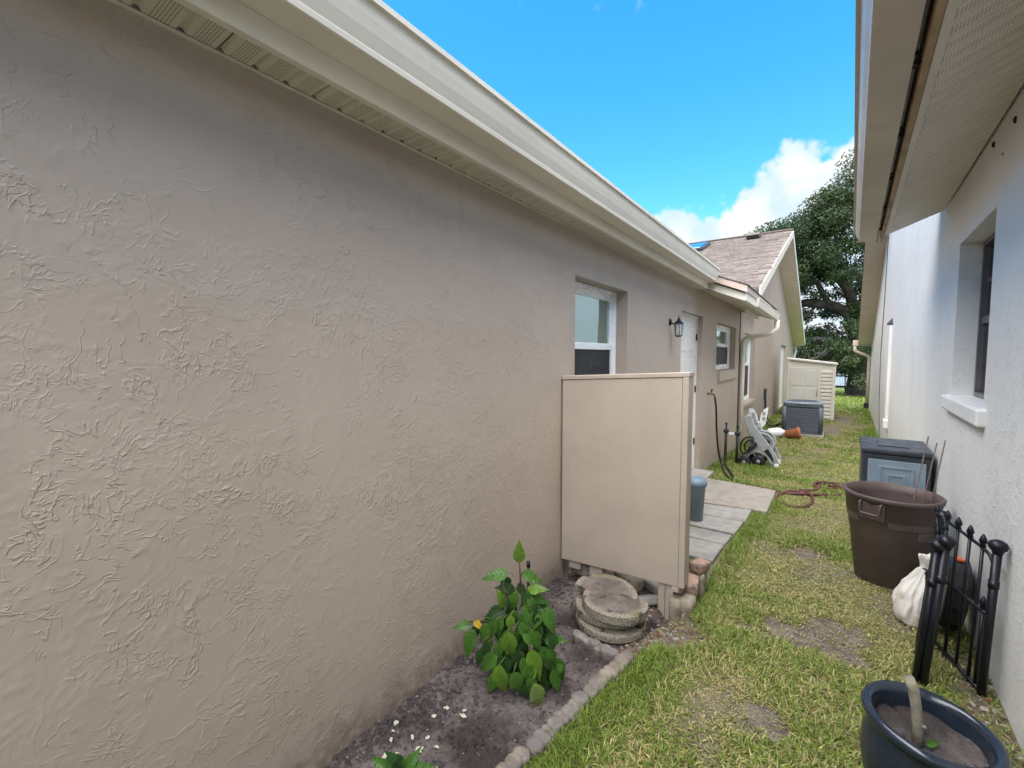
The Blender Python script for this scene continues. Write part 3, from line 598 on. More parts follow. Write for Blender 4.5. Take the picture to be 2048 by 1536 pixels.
# ================================================================== PLYWOOD SCREEN ON POSTS
M_PLY = pm('beige_painted_plywood', (.445, .372, .305), .5, .05, 3., bump=.0015, bscale=14, spec=.35, dirt=(.385, .315, .255), dscale=4.5, dlo=.56, dhi=.8)
S = thing('plywood_screen', 'beige painted plywood screen on short posts standing against the beige wall', 'screen', (-1.15, 2.83, 0))
MT = Matrix.Translation((-1.56, 2.80, .105)) @ Matrix(((1, 0, 0, 0), (0, 1, 0, 0), (.05, 0, 1, 0), (0, 0, 0, 1)))
PW, PH = .872, 1.352
mb = MB(); mb.box(0, PW-.038, 0, .014, 0, PH-.03, MT); pn = mb.build('front_panel', M_PLY, S, bevel=.002)
mb = MB(); mb.box(PW-.036, PW, -.004, .11, -.002, PH-.028, MT); mb.build('side_board', M_PLY, S, bevel=.003)
mb = MB(); mb.box(-.005, PW+.004, -.006, .12, PH-.027, PH, MT); mb.build('top_cap', M_PLY, S, bevel=.003)
mb = MB(); mb.box(0, PW-.04, .10, .112, 0, PH-.03, MT); mb.build('back_panel', M_PLY, S)
for (x0, x1, yy) in ((-1.342, -1.243, 2.817), (-.853, -.810, 2.816), (-.808, -.757, 2.818)):
    mb = MB(); mb.box(x0, x1, yy, yy+.085, -.25, .16); mb.build('post', M_PLY, S, bevel=.003)
mb = MB(); mb.box(-1.505, -1.415, 2.817, 2.88, .05, .13); mb.build('end_block', M_PLY, S, bevel=.003)
mb = MB(); mb.box(-.76, -.72, 2.79, 2.88, .115, .14); mb.build('bottom_rail', M_PLY, S)
M_SCREW = M_PLY
for (x, z) in ((.1, 1.29), (.23, 1.285), (.36, 1.29), (.5, 1.29), (.62, 1.292), (.77, 1.29), (.80, 1.2), (.79, .72), (.79, .23), (.76, .06)):
    mb = MB(); mb.lathe([(.0065, 0), (.006, .001), (.004, .0018), (.0001, .002)], 10, MT @ TRS((x, 0, z), rx=math.pi/2)); mb.build('screw', M_SCREW, pn, True)

# ================================================================== STONES AND BRICKS BY THE SCREEN
def paver_mat():
    m, g = newmat('round_paver'); p = g.objc(); s = g.n('ShaderNodeSeparateXYZ', {0: p}, out=None); wp = g.pos()
    r = g.m('SQRT', g.m('ADD', g.m('MULTIPLY', s.outputs[0], s.outputs[0]), g.m('MULTIPLY', s.outputs[1], s.outputs[1])))
    agg = g.mix(g.sm(g.n('ShaderNodeTexVoronoi', {'Vector': wp, 'Scale': 130., 'Randomness': 1.}), .15, .7), (.40, .36, .29), (.20, .175, .14))
    top = g.mix(g.sm(g.noise(wp, 9., 5.), .35, .65), (.135, .110, .098), (.215, .18, .155))
    c = g.mix(g.sm(g.m('ADD', r, g.m('MULTIPLY', g.noise(wp, 14., 3.), .05)), .165, .195), top, agg)
    c = g.mix(g.m('MULTIPLY', g.sm(g.noise(wp, 7., 5., .6), .52, .66), g.sm(r, .13, .19)), c, (.13, .15, .03))
    c = g.mix(g.sm(g.noise(g.mapv(wp, loc=(3, 0, 0)), 12., 4.), .58, .7), c, (.05, .045, .04))
    g.pr(c, .95, g.bump(g.m('ADD', g.noise(wp, 90., 4., .7), g.noise(wp, 22., 3.)), 1., .008), .1); return m
M_PAVER = paver_mat()
def disc(name, loc, r, h, rz=0, rx=0, ry=0, half=None, seed=0):
    rg = random.Random(seed); n = 44; pts = []
    for j in range(n):
        a = 2*math.pi*j/n; rr = r*(1+.012*rg.uniform(-1, 1)); x, y = rr*math.cos(a), rr*math.sin(a)
        if half is not None and y < half + .012*math.sin(x*40+seed): y = half + .014*math.sin(x*45+seed) + rg.uniform(-.004, .004)
        pts.append((x, y, 0))
    mb = MB(); mb.ext(pts, (0, 0, h)); o = mb.build(name, M_PAVER, None, bevel=.012, segs=3)
    o.location = loc; o.rotation_euler = (rx, ry, rz); return fixn(o)
SC = (-1.0, 2.42)
tag(disc('round_paver', (SC[0]-.01, SC[1]+.0, .005), .205, .05, 1.1, .02, 0, seed=1), 'round mossy concrete paver at the bottom of the stack by the screen', 'paver', 'round pavers')
tag(disc('round_paver', (SC[0]-.03, SC[1]+.03, .058), .205, .052, 2.1, -.02, .03, seed=2), 'whole round concrete paver second from the bottom of the stack', 'paver', 'round pavers')
tag(disc('round_paver', (SC[0]-.07, SC[1]+.055, .116), .19, .05, .30, .035, .05, half=-.02, seed=3), 'broken half paver at the back top of the stack', 'paver', 'round pavers')
tag(disc('round_paver', (SC[0]+.015, SC[1]-.005, .108), .19, .052, 3.30, .03, -.03, half=-.075, seed=4), 'broken half paver with moss lying at the front top of the stack', 'paver', 'round pavers')
M_BRICK = pm('old_block', (.30, .255, .195), .9, .2, 14., bump=.003, bscale=45, dirt=(.15, .125, .10), dscale=9, dlo=.5, dhi=.65)
M_BRICKR = pm('old_red_block', (.36, .23, .17), .9, .25, 14., bump=.003, bscale=45, dirt=(.15, .12, .10), dscale=9, dlo=.5, dhi=.65)
def block(name, loc, sz, rz, rx=0, ry=0, mat=None, label='', seed=0):
    rg = random.Random(seed); mb = MB(); a, b, c = sz
    nx_, ny_, nz_ = 5, 3, 3
    bm = bmesh.new(); bmesh.ops.create_cube(bm, size=1); bmesh.ops.subdivide_edges(bm, edges=bm.edges[:], cuts=3, use_grid_fill=True)
    for v in bm.verts:
        e = sum(abs(abs(q)-.5) < 1e-4 for q in v.co); k = 1-.035*(e-1)
        v.co = Vector((v.co.x*a*k, v.co.y*b*k, v.co.z*c*k)) + Vector([rg.uniform(-.0025, .0025) for _ in range(3)])
    me = bpy.data.meshes.new(name); bm.to_mesh(me); bm.free(); me.materials.append(mat or M_BRICK)
    me.polygons.foreach_set('use_smooth', [True]*len(me.polygons))
    o = bpy.data.objects.new(name, me); COL.objects.link(o); o.location = loc; o.rotation_euler = (rx, ry, rz); return tag(o, label, 'block')
block('edging_block', (-1.10, 2.95, .02), (.20, .10, .09), R_(-25), R_(18), R_(8), label='tan concrete block tipped over under the middle of the screen', seed=1)
block('edging_block', (-1.43, 2.90, .03), (.17, .10, .075), R_(-8), mat=M_BRICK, label='tan block lying under the screen beside the house wall', seed=2)
block('edging_block', (-.742, 2.83, -.03), (.07, .12, .20), R_(6), label='upright grey block right behind the right post of the screen', seed=3)
block('edging_block', (-.675, 2.85, -.02), (.075, .12, .20), R_(-4), label='upright grey block at the grass edge, right of the screen post', seed=4)
block('edging_block', (-.685, 2.97, .11), (.09, .16, .07), R_(10), R_(5), mat=M_BRICKR, label='brown block lying on top of the upright blocks by the screen', seed=5)
block('edging_block', (-.665, 3.10, .185), (.085, .14, .06), R_(-14), R_(-4), mat=M_BRICKR, label='reddish broken block topmost of the pile behind the screen', seed=6)
block('edging_block', (-.69, 3.13, .06), (.12, .18, .19), R_(4), mat=M_BRICK, label='large dark block at the back of the pile behind the screen', seed=7)
block('concrete_chunk', (-.94, 2.87, -.04), (.16, .10, .05), R_(40), R_(-20), mat=M_CONC, label='pale triangular concrete chunk between the screen posts', seed=8)
block('concrete_chunk', (-.96, 3.05, .0), (.22, .12, .07), R_(-30), R_(10), mat=M_CONC, label='grey concrete chunk in the dark behind the screen', seed=9)

# scalloped edging in short sections
M_EDGE = pm('edging_concrete', (.215, .182, .142), .95, .3, 16., bump=.006, bscale=50, dirt=(.15, .125, .115), dscale=9, dlo=.38, dhi=.62)
M_EDGE2 = pm('edging_concrete_grey', (.20, .178, .155), .95, .3, 16., bump=.006, bscale=50, dirt=(.16, .135, .13), dscale=10, dlo=.38, dhi=.6)
def edging(a, b, n, label, mat, top=.045, seed=0, rr=.038):
    rg = random.Random(seed); a = Vector(a); b = Vector(b); mb = MB()
    for i in range(n):
        p = a.lerp(b, (i+.5)/n); r = rr*(1+rg.uniform(-.09, .09)); h = top+rg.uniform(-.007, .006); q = len(mb.v)
        mb.lathe([(r*.98, -.10), (r*1.02, h-.016), (r*.97, h-.004), (r*.75, h+.001), (r*.4, h-.001), (.0001, h)], 14, TRS((p.x+rg.uniform(-.005, .005), p.y, p.z), rx=rg.uniform(-.05, .05), ry=rg.uniform(-.05, .05), rz=rg.random()))
        for k in range(q, len(mb.v)):
            v = Vector(mb.v[k]); mb.v[k] = tuple(v+Vector((mnoise.noise(v*55), mnoise.noise(v*55+Vector((7, 0, 0))), mnoise.noise(v*55+Vector((0, 7, 0)))))*.005)
    o = mb.build('scalloped_edging', mat, None, True); return tag(o, label, 'edging', 'scalloped edging sections')
edging((-.800, 2.165, 0), (-.862, 1.80, 0), 8, 'scalloped concrete edging section nearest the round pavers', M_EDGE, seed=1)
edging((-.866, 1.775, 0), (-.918, 1.40, 0), 8, 'grey scalloped edging section in the middle, beside the bed and lawn', M_EDGE2, .04, seed=2)
edging((-.922, 1.375, 0), (-.962, 1.0, 0), 8, 'scalloped edging section nearest the camera, cut by the bottom edge', M_EDGE, .05, seed=3)
edging((-1.135, 2.20, 0), (-.868, 2.155, 0), 7, 'pale scalloped edging section set crosswise in front of the round pavers', M_EDGE2, .02, seed=5, rr=.032)

# ================================================================== CONCRETE PAD AND SLABS
def slab(name, pts, z0, z1, mat, **k):
    mb = MB(); n = len(pts); mb.add([(x, y, gz(y)+z0) for x, y in pts]+[(x, y, gz(y)+z1) for x, y in pts], [tuple(range(n, 2*n)), tuple(range(n))[::-1]]+[(i, (i+1) % n, n+(i+1) % n, n+i) for i in range(n)])
    return fixn(mb.build(name, mat, None, **k))
M_PAD = pm('worn_concrete', (.29, .255, .215), .85, .12, 12., bump=.0015, bscale=70, dirt=(.21, .18, .15), dscale=3.2, dlo=.5, dhi=.75, local=False)
M_SLAB = pm('pale_slab', (.29, .272, .245), .85, .15, 14., bump=.003, bscale=60, dirt=(.19, .175, .16), dscale=2.6, dlo=.45, dhi=.75, local=False)
struct(slab('concrete_pad', [(-1.565, 6.84), (-.51, 6.65), (-.495, 5.46), (-1.565, 5.34)], -.08, .03, M_PAD, bevel=.008))
SLABS = [((-1.26, 5.30), (-.64, 5.41), (-.632, 4.93), (-1.26, 4.88), 'stepping slab next to the large concrete pad'), ((-1.2, 4.84), (-.645, 4.88), (-.655, 4.44), (-1.2, 4.45), 'stained stepping slab second from the large pad'),
         ((-1.2, 4.41), (-.668, 4.40), (-.68, 4.11), (-1.2, 4.12), 'narrow stepping slab third from the large pad'), ((-1.2, 4.075), (-.682, 4.07), (-.69, 3.66), (-1.2, 3.67), 'pale stepping slab nearest the plywood screen')]
for i, s_ in enumerate(SLABS): tag(slab('stepping_slab', s_[:4], -.06, .03+.006*(i % 2), M_SLAB, bevel=.01), s_[4], 'slab', 'concrete stepping slabs')

# ================================================================== PLANTS
def leafmat(name, col, vein):
    m, g = newmat(name); p = g.objc(); s = g.n('ShaderNodeSeparateXYZ', {0: p}, out=None)
    ax_ = g.m('ABSOLUTE', s.outputs[0]); vv = g.m('FRACT', g.m('MULTIPLY', g.m('SUBTRACT', s.outputs[1], g.m('MULTIPLY', ax_, .8)), 7.))
    vm = g.m('MAXIMUM', g.sm(g.m('ABSOLUTE', g.m('SUBTRACT', vv, .5)), .1, .02), g.sm(ax_, .018, .006))
    c = g.mix(g.sm(g.noise(g.pos(), 25., 4.), .3, .7), tuple(x*.75 for x in col), col); c = g.mix(g.m('MULTIPLY', vm, .55), c, vein)
    pr = g.n('ShaderNodeBsdfPrincipled', {'Base Color': c, 'Roughness': .38, 'Specular IOR Level': .45, 'Normal': g.bump(g.m('SUBTRACT', 1., vm), .7, .02)})
    g.out(g.n('ShaderNodeMixShader', {0: .28, 1: pr, 2: g.n('ShaderNodeBsdfTranslucent', {'Color': c})})); return m
LM = {'l': leafmat('young_leaf', (.14, .275, .025), (.2, .34, .07)), 'm': leafmat('leaf', (.07, .185, .022), (.13, .25, .055)), 'd': leafmat('dark_leaf', (.032, .09, .02), (.065, .14, .035)),  # 'd' is a darker green tone; all inner leaves take it
      'y': leafmat('yellow_leaf', (.62, .42, .03), (.6, .45, .1)), 'p': leafmat('pale_leaf', (.24, .33, .08), (.3, .4, .12))}
def leaf_mesh(seed):
    rg = random.Random(seed); T = [0, .06, .15, .27, .38, .45, .47, .56, .58, .67, .69, .78, .80, .90, 1.]
    Wd = [0, .13, .225, .275, .275, .27, .21, .235, .175, .19, .13, .14, .085, .05, 0]
    vs = []; fs = []; cup = rg.uniform(.12, .35); dr = rg.uniform(.15, .5)
    for t, w_ in zip(T, Wd):
        z = -dr*t*t
        for k in (-1, -.5, 0, .5, 1): vs.append((k*w_*.95, t, z+abs(k)*w_*cup+.012*math.sin(t*22+k*3+seed)))
    for i in range(len(T)-1):
        for k in range(4): fs.append((i*5+k, i*5+k+1, (i+1)*5+k+1, (i+1)*5+k))
    me = bpy.data.meshes.new('leaf'); me.from_pydata(vs, [], fs); me.validate(); me.materials.append(None)
    me.polygons.foreach_set('use_smooth', [True]*len(me.polygons)); me.update(); return me
LMESH = [leaf_mesh(i) for i in range(5)]
VR = Vector((math.cos(YAW), math.sin(YAW), 0)); VC = Vector((math.sin(YAW), -math.cos(YAW), 0))
def put_leaf(parent, c, ln, ang, kind, rg, droop=.25, name='leaf'):
    tip = (VR*math.cos(R_(ang)) + Vector((0, 0, math.sin(R_(ang)))) + VC*(droop+rg.uniform(-.12, .15))).normalized()
    nrm = (VC*.75 + Vector((0, 0, .75)) + Vector((rg.uniform(-.35, .35), rg.uniform(-.35, .35), 0)))
    nrm = (nrm - tip*nrm.dot(tip)).normalized(); xx = tip.cross(nrm)
    L = ln*1.14; base = Vector(c) - tip*ln*.5
    Mx = Matrix((( xx.x, tip.x, nrm.x, 0), (xx.y, tip.y, nrm.y, 0), (xx.z, tip.z, nrm.z, 0), (0, 0, 0, 1)))
    o = bpy.data.objects.new(name, rg.choice(LMESH)); COL.objects.link(o); o.parent = parent
    o.matrix_local = wmat(parent).inverted() @ Matrix.Translation(base) @ Mx @ Matrix.Diagonal((L*rg.uniform(.9, 1.1), L, L, 1))
    o.material_slots[0].link = 'OBJECT'; o.material_slots[0].material = LM[kind]
    return base
M_STEM = pm('brown_stem', (.09, .055, .035), .7, .3, 20.)
M_PETIOLE = pm('petiole', (.13, .15, .05), .6, .3, 20.)
LEAVES= [(-1.23, 1.774, 0.612, 0.106, 90, 'l'), (-1.304, 1.684, 0.518, 0.116, 178, 'm'), (-1.168, 1.794, 0.501, 0.101, -20, 'm'), (-1.133, 1.782, 0.455, 0.096, 15, 'l'), (-1.288, 1.733, 0.435, 0.087, 175, 'd'), (-1.22, 1.781, 0.422, 0.071, -60, 'd'), (-1.264, 1.676, 0.403, 0.088, 95, 'l'), (-1.134, 1.806, 0.394, 0.093, -10, 'm'), (-1.244, 1.739, 0.4, 0.055, 60, 'm'), (-1.128, 1.7, 0.368, 0.105, -75, 'm'), (-1.061, 1.797, 0.316, 0.122, -50, 'm'), (-1.308, 1.669, 0.319, 0.109, 200, 'd'), (-1.183, 1.635, 0.336, 0.07, -90, 'l'), (-1.441, 1.586, 0.257, 0.074, 175, 'm'), (-1.353, 1.6, 0.286, 0.054, -30, 'y'), (-1.274, 1.607, 0.284, 0.098, -110, 'm'), (-1.101, 1.769, 0.28, 0.099, -40, 'd'), (-1.39, 1.573, 0.19, 0.131, -115, 'm'), (-1.311, 1.593, 0.262, 0.091, -125, 'm'), (-1.169, 1.609, 0.242, 0.132, -82, 'l'), (-1.102, 1.694, 0.263, 0.104, -35, 'm'), (-1.048, 1.807, 0.217, 0.099, 10, 'm'), (-1.076, 1.774, 0.172, 0.091, 0, 'm'), (-1.302, 1.599, 0.167, 0.095, -100, 'd'), (-1.235, 1.611, 0.196, 0.082, -90, 'm'), (-1.277, 1.58, 0.133, 0.112, -140, 'm'), (-1.15, 1.647, 0.152, 0.111, -95, 'd'), (-1.062, 1.661, 0.165, 0.134, -80, 'l'), (-1.04, 1.75, 0.149, 0.127, -55, 'm'), (-1.012, 1.795, 0.083, 0.121, -60, 'm'), (-1.192, 1.567, 0.093, 0.131, -85, 'l'), (-1.122, 1.606, 0.082, 0.109, -70, 'm'), (-1.247, 1.577, 0.051, 0.097, -120, 'm'), (-1.086, 1.644, 0.112, 0.109, -85, 'm'), (-1.054, 1.703, 0.093, 0.103, -80, 'd'), (-1.012, 1.77, 0.047, 0.105, -70, 'm'), (-1.033, 1.645, 0.03, 0.13, -70, 'p'), (-1.09, 1.653, 0.03, 0.103, -90, 'd'), (-1.204, 1.62, 0.125, 0.104, -95, 'd'), (-1.144, 1.676, 0.196, 0.09, -100, 'd'), (-1.088, 1.728, 0.165, 0.098, -70, 'd'), (-1.391, 1.622, 0.216, 0.094, -100, 'd'), (-1.259, 1.655, 0.225, 0.092, -100, 'd'), (-1.105, 1.827, 0.346, 0.086, -20, 'm'), (-1.154, 1.705, 0.277, 0.091, -95, 'd'), (-1.233, 1.698, 0.355, 0.084, -100, 'd'), (-1.34, 1.597, 0.121, 0.084, -110, 'd'), (-1.074, 1.837, 0.239, 0.086, -40, 'd'), (-1.054, 1.716, 0.03, 0.089, -100, 'd'), (-1.069, 1.644, 0.07, 0.087, -95, 'm'), (-1.258, 1.705, 0.319, 0.078, 180, 'd'), (-1.156, 1.79, 0.362, 0.086, -40, 'd'), (-1.253, 1.635, 0.293, 0.083, -120, 'm'), (-1.162, 1.651, 0.264, 0.074, -60, 'm')]
hb = thing('hibiscus', 'young leafy green hibiscus growing in the dark bed against the beige wall', 'plant', (-1.194, 1.80, 0))
rg = random.Random(3)
mb = MB(); mb.tube([(-1.194, 1.80, -.03), (-1.20, 1.795, .15), (-1.205, 1.79, .32), (-1.225, 1.78, .47), (-1.23, 1.774, .60)], [.011, .010, .008, .005, .003], 7); mb.build('stem', M_STEM, hb, True)
for br in ([(-1.197, 1.80, .08), (-1.27, 1.72, .2), (-1.34, 1.66, .28), (-1.42, 1.61, .27)], [(-1.2, 1.80, .14), (-1.13, 1.79, .26), (-1.09, 1.79, .36)], [(-1.2, 1.8, .2), (-1.26, 1.72, .38), (-1.29, 1.70, .5)], [(-1.195, 1.8, .05), (-1.1, 1.72, .14), (-1.05, 1.69, .2)], [(-1.2, 1.79, .1), (-1.19, 1.69, .22), (-1.19, 1.63, .27)]):
    mb = MB(); mb.tube(bend(br, 4, .6), .0045, 6); mb.build('branch', M_STEM, hb, True)
for (x, y, z, ln, ang, kd) in LEAVES:
    b0 = put_leaf(hb, (x, y, z), ln, ang, kd, rg)
    t = min(max((b0.z-.0)/.6, .05), .95); ax0 = Vector((-1.197-.03*t, 1.798-.02*t, min(b0.z, .55)*.9))
    mb = MB(); mid = ax0.lerp(b0, .75) + Vector((0, 0, .015)); mb.tube([ax0.lerp(b0, .55), mid, b0], .0018, 5); mb.build('leaf_stalk', M_PETIOLE, hb, True)
for i in range(44):                                     # more small outer leaves
    z = rg.uniform(.06, .47); r = .17*(1-z/.62)+.03; a = rg.uniform(math.pi*1.0, math.pi*2.15)
    put_leaf(hb, (-1.2+r*math.cos(a)*1.15, 1.77+r*math.sin(a)*.9, z), rg.uniform(.055, .09), rg.uniform(-135, -35), rg.choice('mmld'), rg)
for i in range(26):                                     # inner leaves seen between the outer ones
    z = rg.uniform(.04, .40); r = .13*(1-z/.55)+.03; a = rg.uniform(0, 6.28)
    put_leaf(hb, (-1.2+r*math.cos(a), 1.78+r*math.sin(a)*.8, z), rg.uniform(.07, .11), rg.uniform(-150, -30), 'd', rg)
sdl = thing('seedling', 'small green seedling at the very bottom of the dark bed', 'plant', (-1.265, 1.04, .02))
mb = MB(); mb.tube([(-1.265, 1.04, 0), (-1.265, 1.04, .06)], .004, 6); mb.build('stem', M_PETIOLE, sdl, True)
for (x, y, z, ln, ang, kd) in ((-1.315, 1.0, .05, .085, 150, 'm'), (-1.28, 1.03, .065, .08, 115, 'd'), (-1.235, 1.05, .06, .09, 60, 'm'), (-1.20, 1.07, .05, .085, 20, 'm'), (-1.26, 1.02, .05, .07, -90, 'd')): put_leaf(sdl, (x, y, z), ln, ang, kd, rg, .1)
mb = MB(); mb.tube([(-1.50, 2.27, -.05), (-1.505, 2.275, .27)], .009, 8); mb.tube([(-1.505, 2.275, .265), (-1.505, 2.275, .30)], .013, 8)
tag(mb.build('garden_stake', M_BLACKP, None, True), 'thin black plastic stake behind the hibiscus at the wall', 'stake')
# paint flakes on the soil
M_CHIP = pm('paint_flake', (.50, .48, .37), .7, .1, 30.)
CH = [(-1.374, 1.398), (-1.385, 1.329), (-1.303, 1.438), (-1.475, 1.17), (-1.443, 1.136), (-1.375, 1.194), (-1.307, 1.168), (-1.264, 1.222), (-1.41, 1.079), (-1.38, 1.095), (-1.394, 1.054), (-1.324, 1.231), (-1.498, 1.203), (-1.281, 1.404)]
for i, (x, y) in enumerate(CH):
    rg2 = random.Random(i+40); n = 11; sz = .024 if i in (6, 8, 9) else rg2.uniform(.011, .021)
    pts = [(sz*rg2.uniform(.35, 1.2)*math.cos(2*math.pi*j/n), sz*rg2.uniform(.25, .8)*math.sin(2*math.pi*j/n), 0) for j in range(n)]
    mb = MB(); mb.ext(pts, (0, 0, .0015)); o = mb.build('paint_flake', M_CHIP); o.location = (x, y, bed_h(x, y)+.007); o.rotation_euler = (rg2.uniform(-.25, .25), rg2.uniform(-.25, .25), rg2.uniform(0, 6))
    tag(o, 'cream paint flake lying on the dark bed soil near the wall', 'paint flake', 'paint flakes on the bed')

# gravel and leaf litter: uncountable
rg = random.Random(11); gvv = []; gff = []
ico = [(0, 0, 1), (.9, 0, .3), (.28, .85, .3), (-.72, .53, .3), (-.72, -.53, .3), (.28, -.85, .3), (.72, .53, -.4), (-.28, .85, -.4), (-.9, 0, -.4), (-.28, -.85, -.4), (.72, -.53, -.4)]
icf = [(0, 1, 2), (0, 2, 3), (0, 3, 4), (0, 4, 5), (0, 5, 1), (1, 6, 2), (2, 7, 3), (3, 8, 4), (4, 9, 5), (5, 10, 1), (1, 10, 6), (2, 6, 7), (3, 7, 8), (4, 8, 9), (5, 9, 10)]
def pebble(x, y, z, s_):
    b = len(gvv); a = rg.uniform(0, 6.28); sx, sy, sz_ = s_*rg.uniform(.7, 1.3), s_*rg.uniform(.6, 1.1), s_*rg.uniform(.4, .8)
    for p in ico: gvv.append((x+(p[0]*math.cos(a)*sx-p[1]*math.sin(a)*sy), y+(p[0]*math.sin(a)*sx+p[1]*math.cos(a)*sy), z+p[2]*sz_))
    for q in icf: gff.append(tuple(b+i for i in q))
for i in range(300):
    y = rg.uniform(.85, 3.0); x = rg.uniform(-1.56, edge_x(y)-.03) if rg.random() < .7 else rg.uniform(-1.56, -1.40); pebble(x, y, bed_h(x, y)+.001, rg.choice((.002, .003, .004, .006)))
for i in range(180):
    x, y = rg.uniform(-.9, -.62), rg.uniform(2.25, 2.75); pebble(x, y, max(bed_h(x, y), gh(x, y))+.003, rg.choice((.004, .006, .009, .012)))
for i in range(60):
    y = rg.uniform(2.3, 3.2); x = .62+.032*y-rg.uniform(.02, .12); pebble(x, y, gh(x, y)+.004, rg.choice((.006, .01, .014)))
mb = MB(); mb.add(gvv, gff); o = stuff(mb.build('gravel', M_PEBBLE)); o['label'] = 'small scattered pebbles on the bed and by the walls'
gvv = []; gff = []
for i in range(4200):
    y = rg.uniform(.8, 3.0); ex_ = edge_x(y)-.04
    x = -1.57+abs(rg.gauss(0, .13)) if rg.random() < .55 else rg.uniform(-1.56, ex_)
    if x < ex_ and mnoise.noise(Vector((x*4, y*4, 7))) > rg.uniform(-.6, .25): pebble(x, y, bed_h(x, y)+.001, rg.choice((.003, .004, .005, .007, .009, .013)))
mb = MB(); mb.add(gvv, gff); M_CLOD = soil('bed_clods', (.045, .036, .034), (.10, .083, .078), (.026, .021, .020), .01)
o = stuff(mb.build('soil_clods', M_CLOD, None, True)); o['label'] = 'loose crumbs of dark soil in the bed'
lv = []; lf = []; lc = []
for i in range(420):
    k = rg.random()
    if k < .45: x, y = rg.uniform(-.92, -.55), rg.uniform(2.2, 2.8)
    elif k < .7: y = rg.uniform(2.0, 3.4); x = .60+.032*y-rg.uniform(0, .2)
    else: x, y = rg.uniform(-.6, .5), rg.uniform(1.5, 7)
    s_ = rg.uniform(.008, .02); a = rg.uniform(0, 6.28); b = len(lv); z = max(gh(x, y)+.008, bed_h(x, y)+.006)
    for (u, v_, h) in ((-1, 0, 0), (0, .35, .15), (1.2, 0, .05), (0, -.35, .15)): lv.append((x+s_*(u*math.cos(a)-v_*math.sin(a)), y+s_*(u*math.sin(a)+v_*math.cos(a)), z+s_*h*rg.uniform(.5, 2.5)))
    lf.append((b, b+1, b+2)); lf.append((b, b+2, b+3)); c = rg.choice(((.24, .15, .07), (.33, .23, .12), (.16, .09, .05), (.30, .13, .05))); lc += [c]*4
o = stuff(npmesh('leaf_litter', np.array(lv), np.array(lf), M_GRASS, cols=np.array(lc))); o['label'] = 'dry brown leaf litter on soil and lawn'
# ================================================================== WALL LAMP
lp = thing('wall_lantern', 'black wall lantern with clear glass beside the side door', 'wall lamp', (W, 5.42, 1.93))
ML = TRS((W, 5.42, 1.93), s=.74)
mb = MB(); mb.lathe([(.0001, 0), (.055, 0), (.058, .012), (.04, .025), (.0001, .03)], 18, ML @ TRS((0, 0, .10), ry=math.pi/2)); mb.build('backplate', M_BLACK, lp, True)
mb = MB(); mb.tube(bend([(0, 0, .10), (.07, 0, .06), (.10, 0, .11), (.13, 0, .09)], 5, .8), .011, 8, M=ML); mb.build('arm', M_BLACK, lp, True)
LC = ML @ TRS((.14, 0, 0))
mb = MB(); mb.lathe([(.0001, .20), (.006, .195), (.01, .16), (.018, .15), (.03, .12), (.075, .075), (.08, .065), (.0001, .065)], 6, LC); mb.build('roof_cap', M_BLACK, lp)
mb = MB()
for j in range(6):
    a = math.pi/3*j; mb.tube([(.068*math.cos(a), .068*math.sin(a), .07), (.052*math.cos(a), .052*math.sin(a), -.12)], .005, 5, M=LC)
mb.lathe([(.058, -.12), (.06, -.128), (.03, -.14), (.0001, -.142)], 6, LC); mb.lathe([(.0001, -.118), (.058, -.12)], 6, LC); mb.build('cage', M_BLACK, lp)
mgl, g = newmat('lantern_glass'); g.out(g.n('ShaderNodeMixShader', {0: .3, 1: g.n('ShaderNodeBsdfTransparent', {'Color': (.9, .93, .92, 1)}), 2: g.n('ShaderNodeBsdfPrincipled', {'Base Color': (.75, .78, .76, 1), 'Roughness': .15})}))
mb = MB(); mb.lathe([(.064, .064), (.049, -.116)], 6, LC); o = mb.build('glass', mgl, lp)
bm = bmesh.new(); bm.from_mesh(o.data); bmesh.ops.delete(bm, geom=[f for f in bm.faces if len(f.verts) == 6], context='FACES'); bm.to_mesh(o.data); bm.free()
mb = MB(); mb.tube([(0, 0, -.1), (0, 0, .0)], .014, 8, M=LC); mb.build('candle', M_WTRIM, lp, True)

# ================================================================== TAP, HOSES, HOSE POST, REEL
M_BRASS = pm('weathered_brass', (.16, .12, .07), .45, .3, 30., metal=.7)
tp = thing('outdoor_tap', 'brass outdoor tap on the beige wall with a black hose', 'tap', (W, 7.55, 1.0))
mb = MB(); mb.tube([(W-.01, 7.55, 1.0), (W+.07, 7.55, 1.0)], .016, 8); mb.tube(bend([(W+.06, 7.55, 1.0), (W+.10, 7.55, .99), (W+.11, 7.55, .93)], 4, .7), .014, 8); mb.build('spout', M_BRASS, tp, True)
mb = MB(); mb.tube([(W+.05, 7.55, 1.0), (W+.065, 7.55, 1.06)], .008, 6); mb.tube([(W+.065, 7.51, 1.06), (W+.065, 7.59, 1.06)], .012, 6); mb.build('handle', M_BLACK, tp, True)
M_HOSE = pm('black_hose', (.012, .012, .013), .5, .2)
def crom(pts, k=8, closed=False):
    P = [Vector(p) for p in pts]; n = len(P); out = []
    for i in range(n if closed else n-1):
        p0, p1, p2, p3 = (P[(i-1) % n] if closed or i > 0 else P[0]), P[i], P[(i+1) % n], (P[(i+2) % n] if closed or i < n-2 else P[-1])
        for t in np.linspace(0, 1, k, endpoint=False): out.append(.5*((2*p1)+(-p0+p2)*t+(2*p0-5*p1+4*p2-p3)*t*t+(-p0+3*p1-3*p2+p3)*t**3))
    if not closed: out.append(P[-1])
    return out
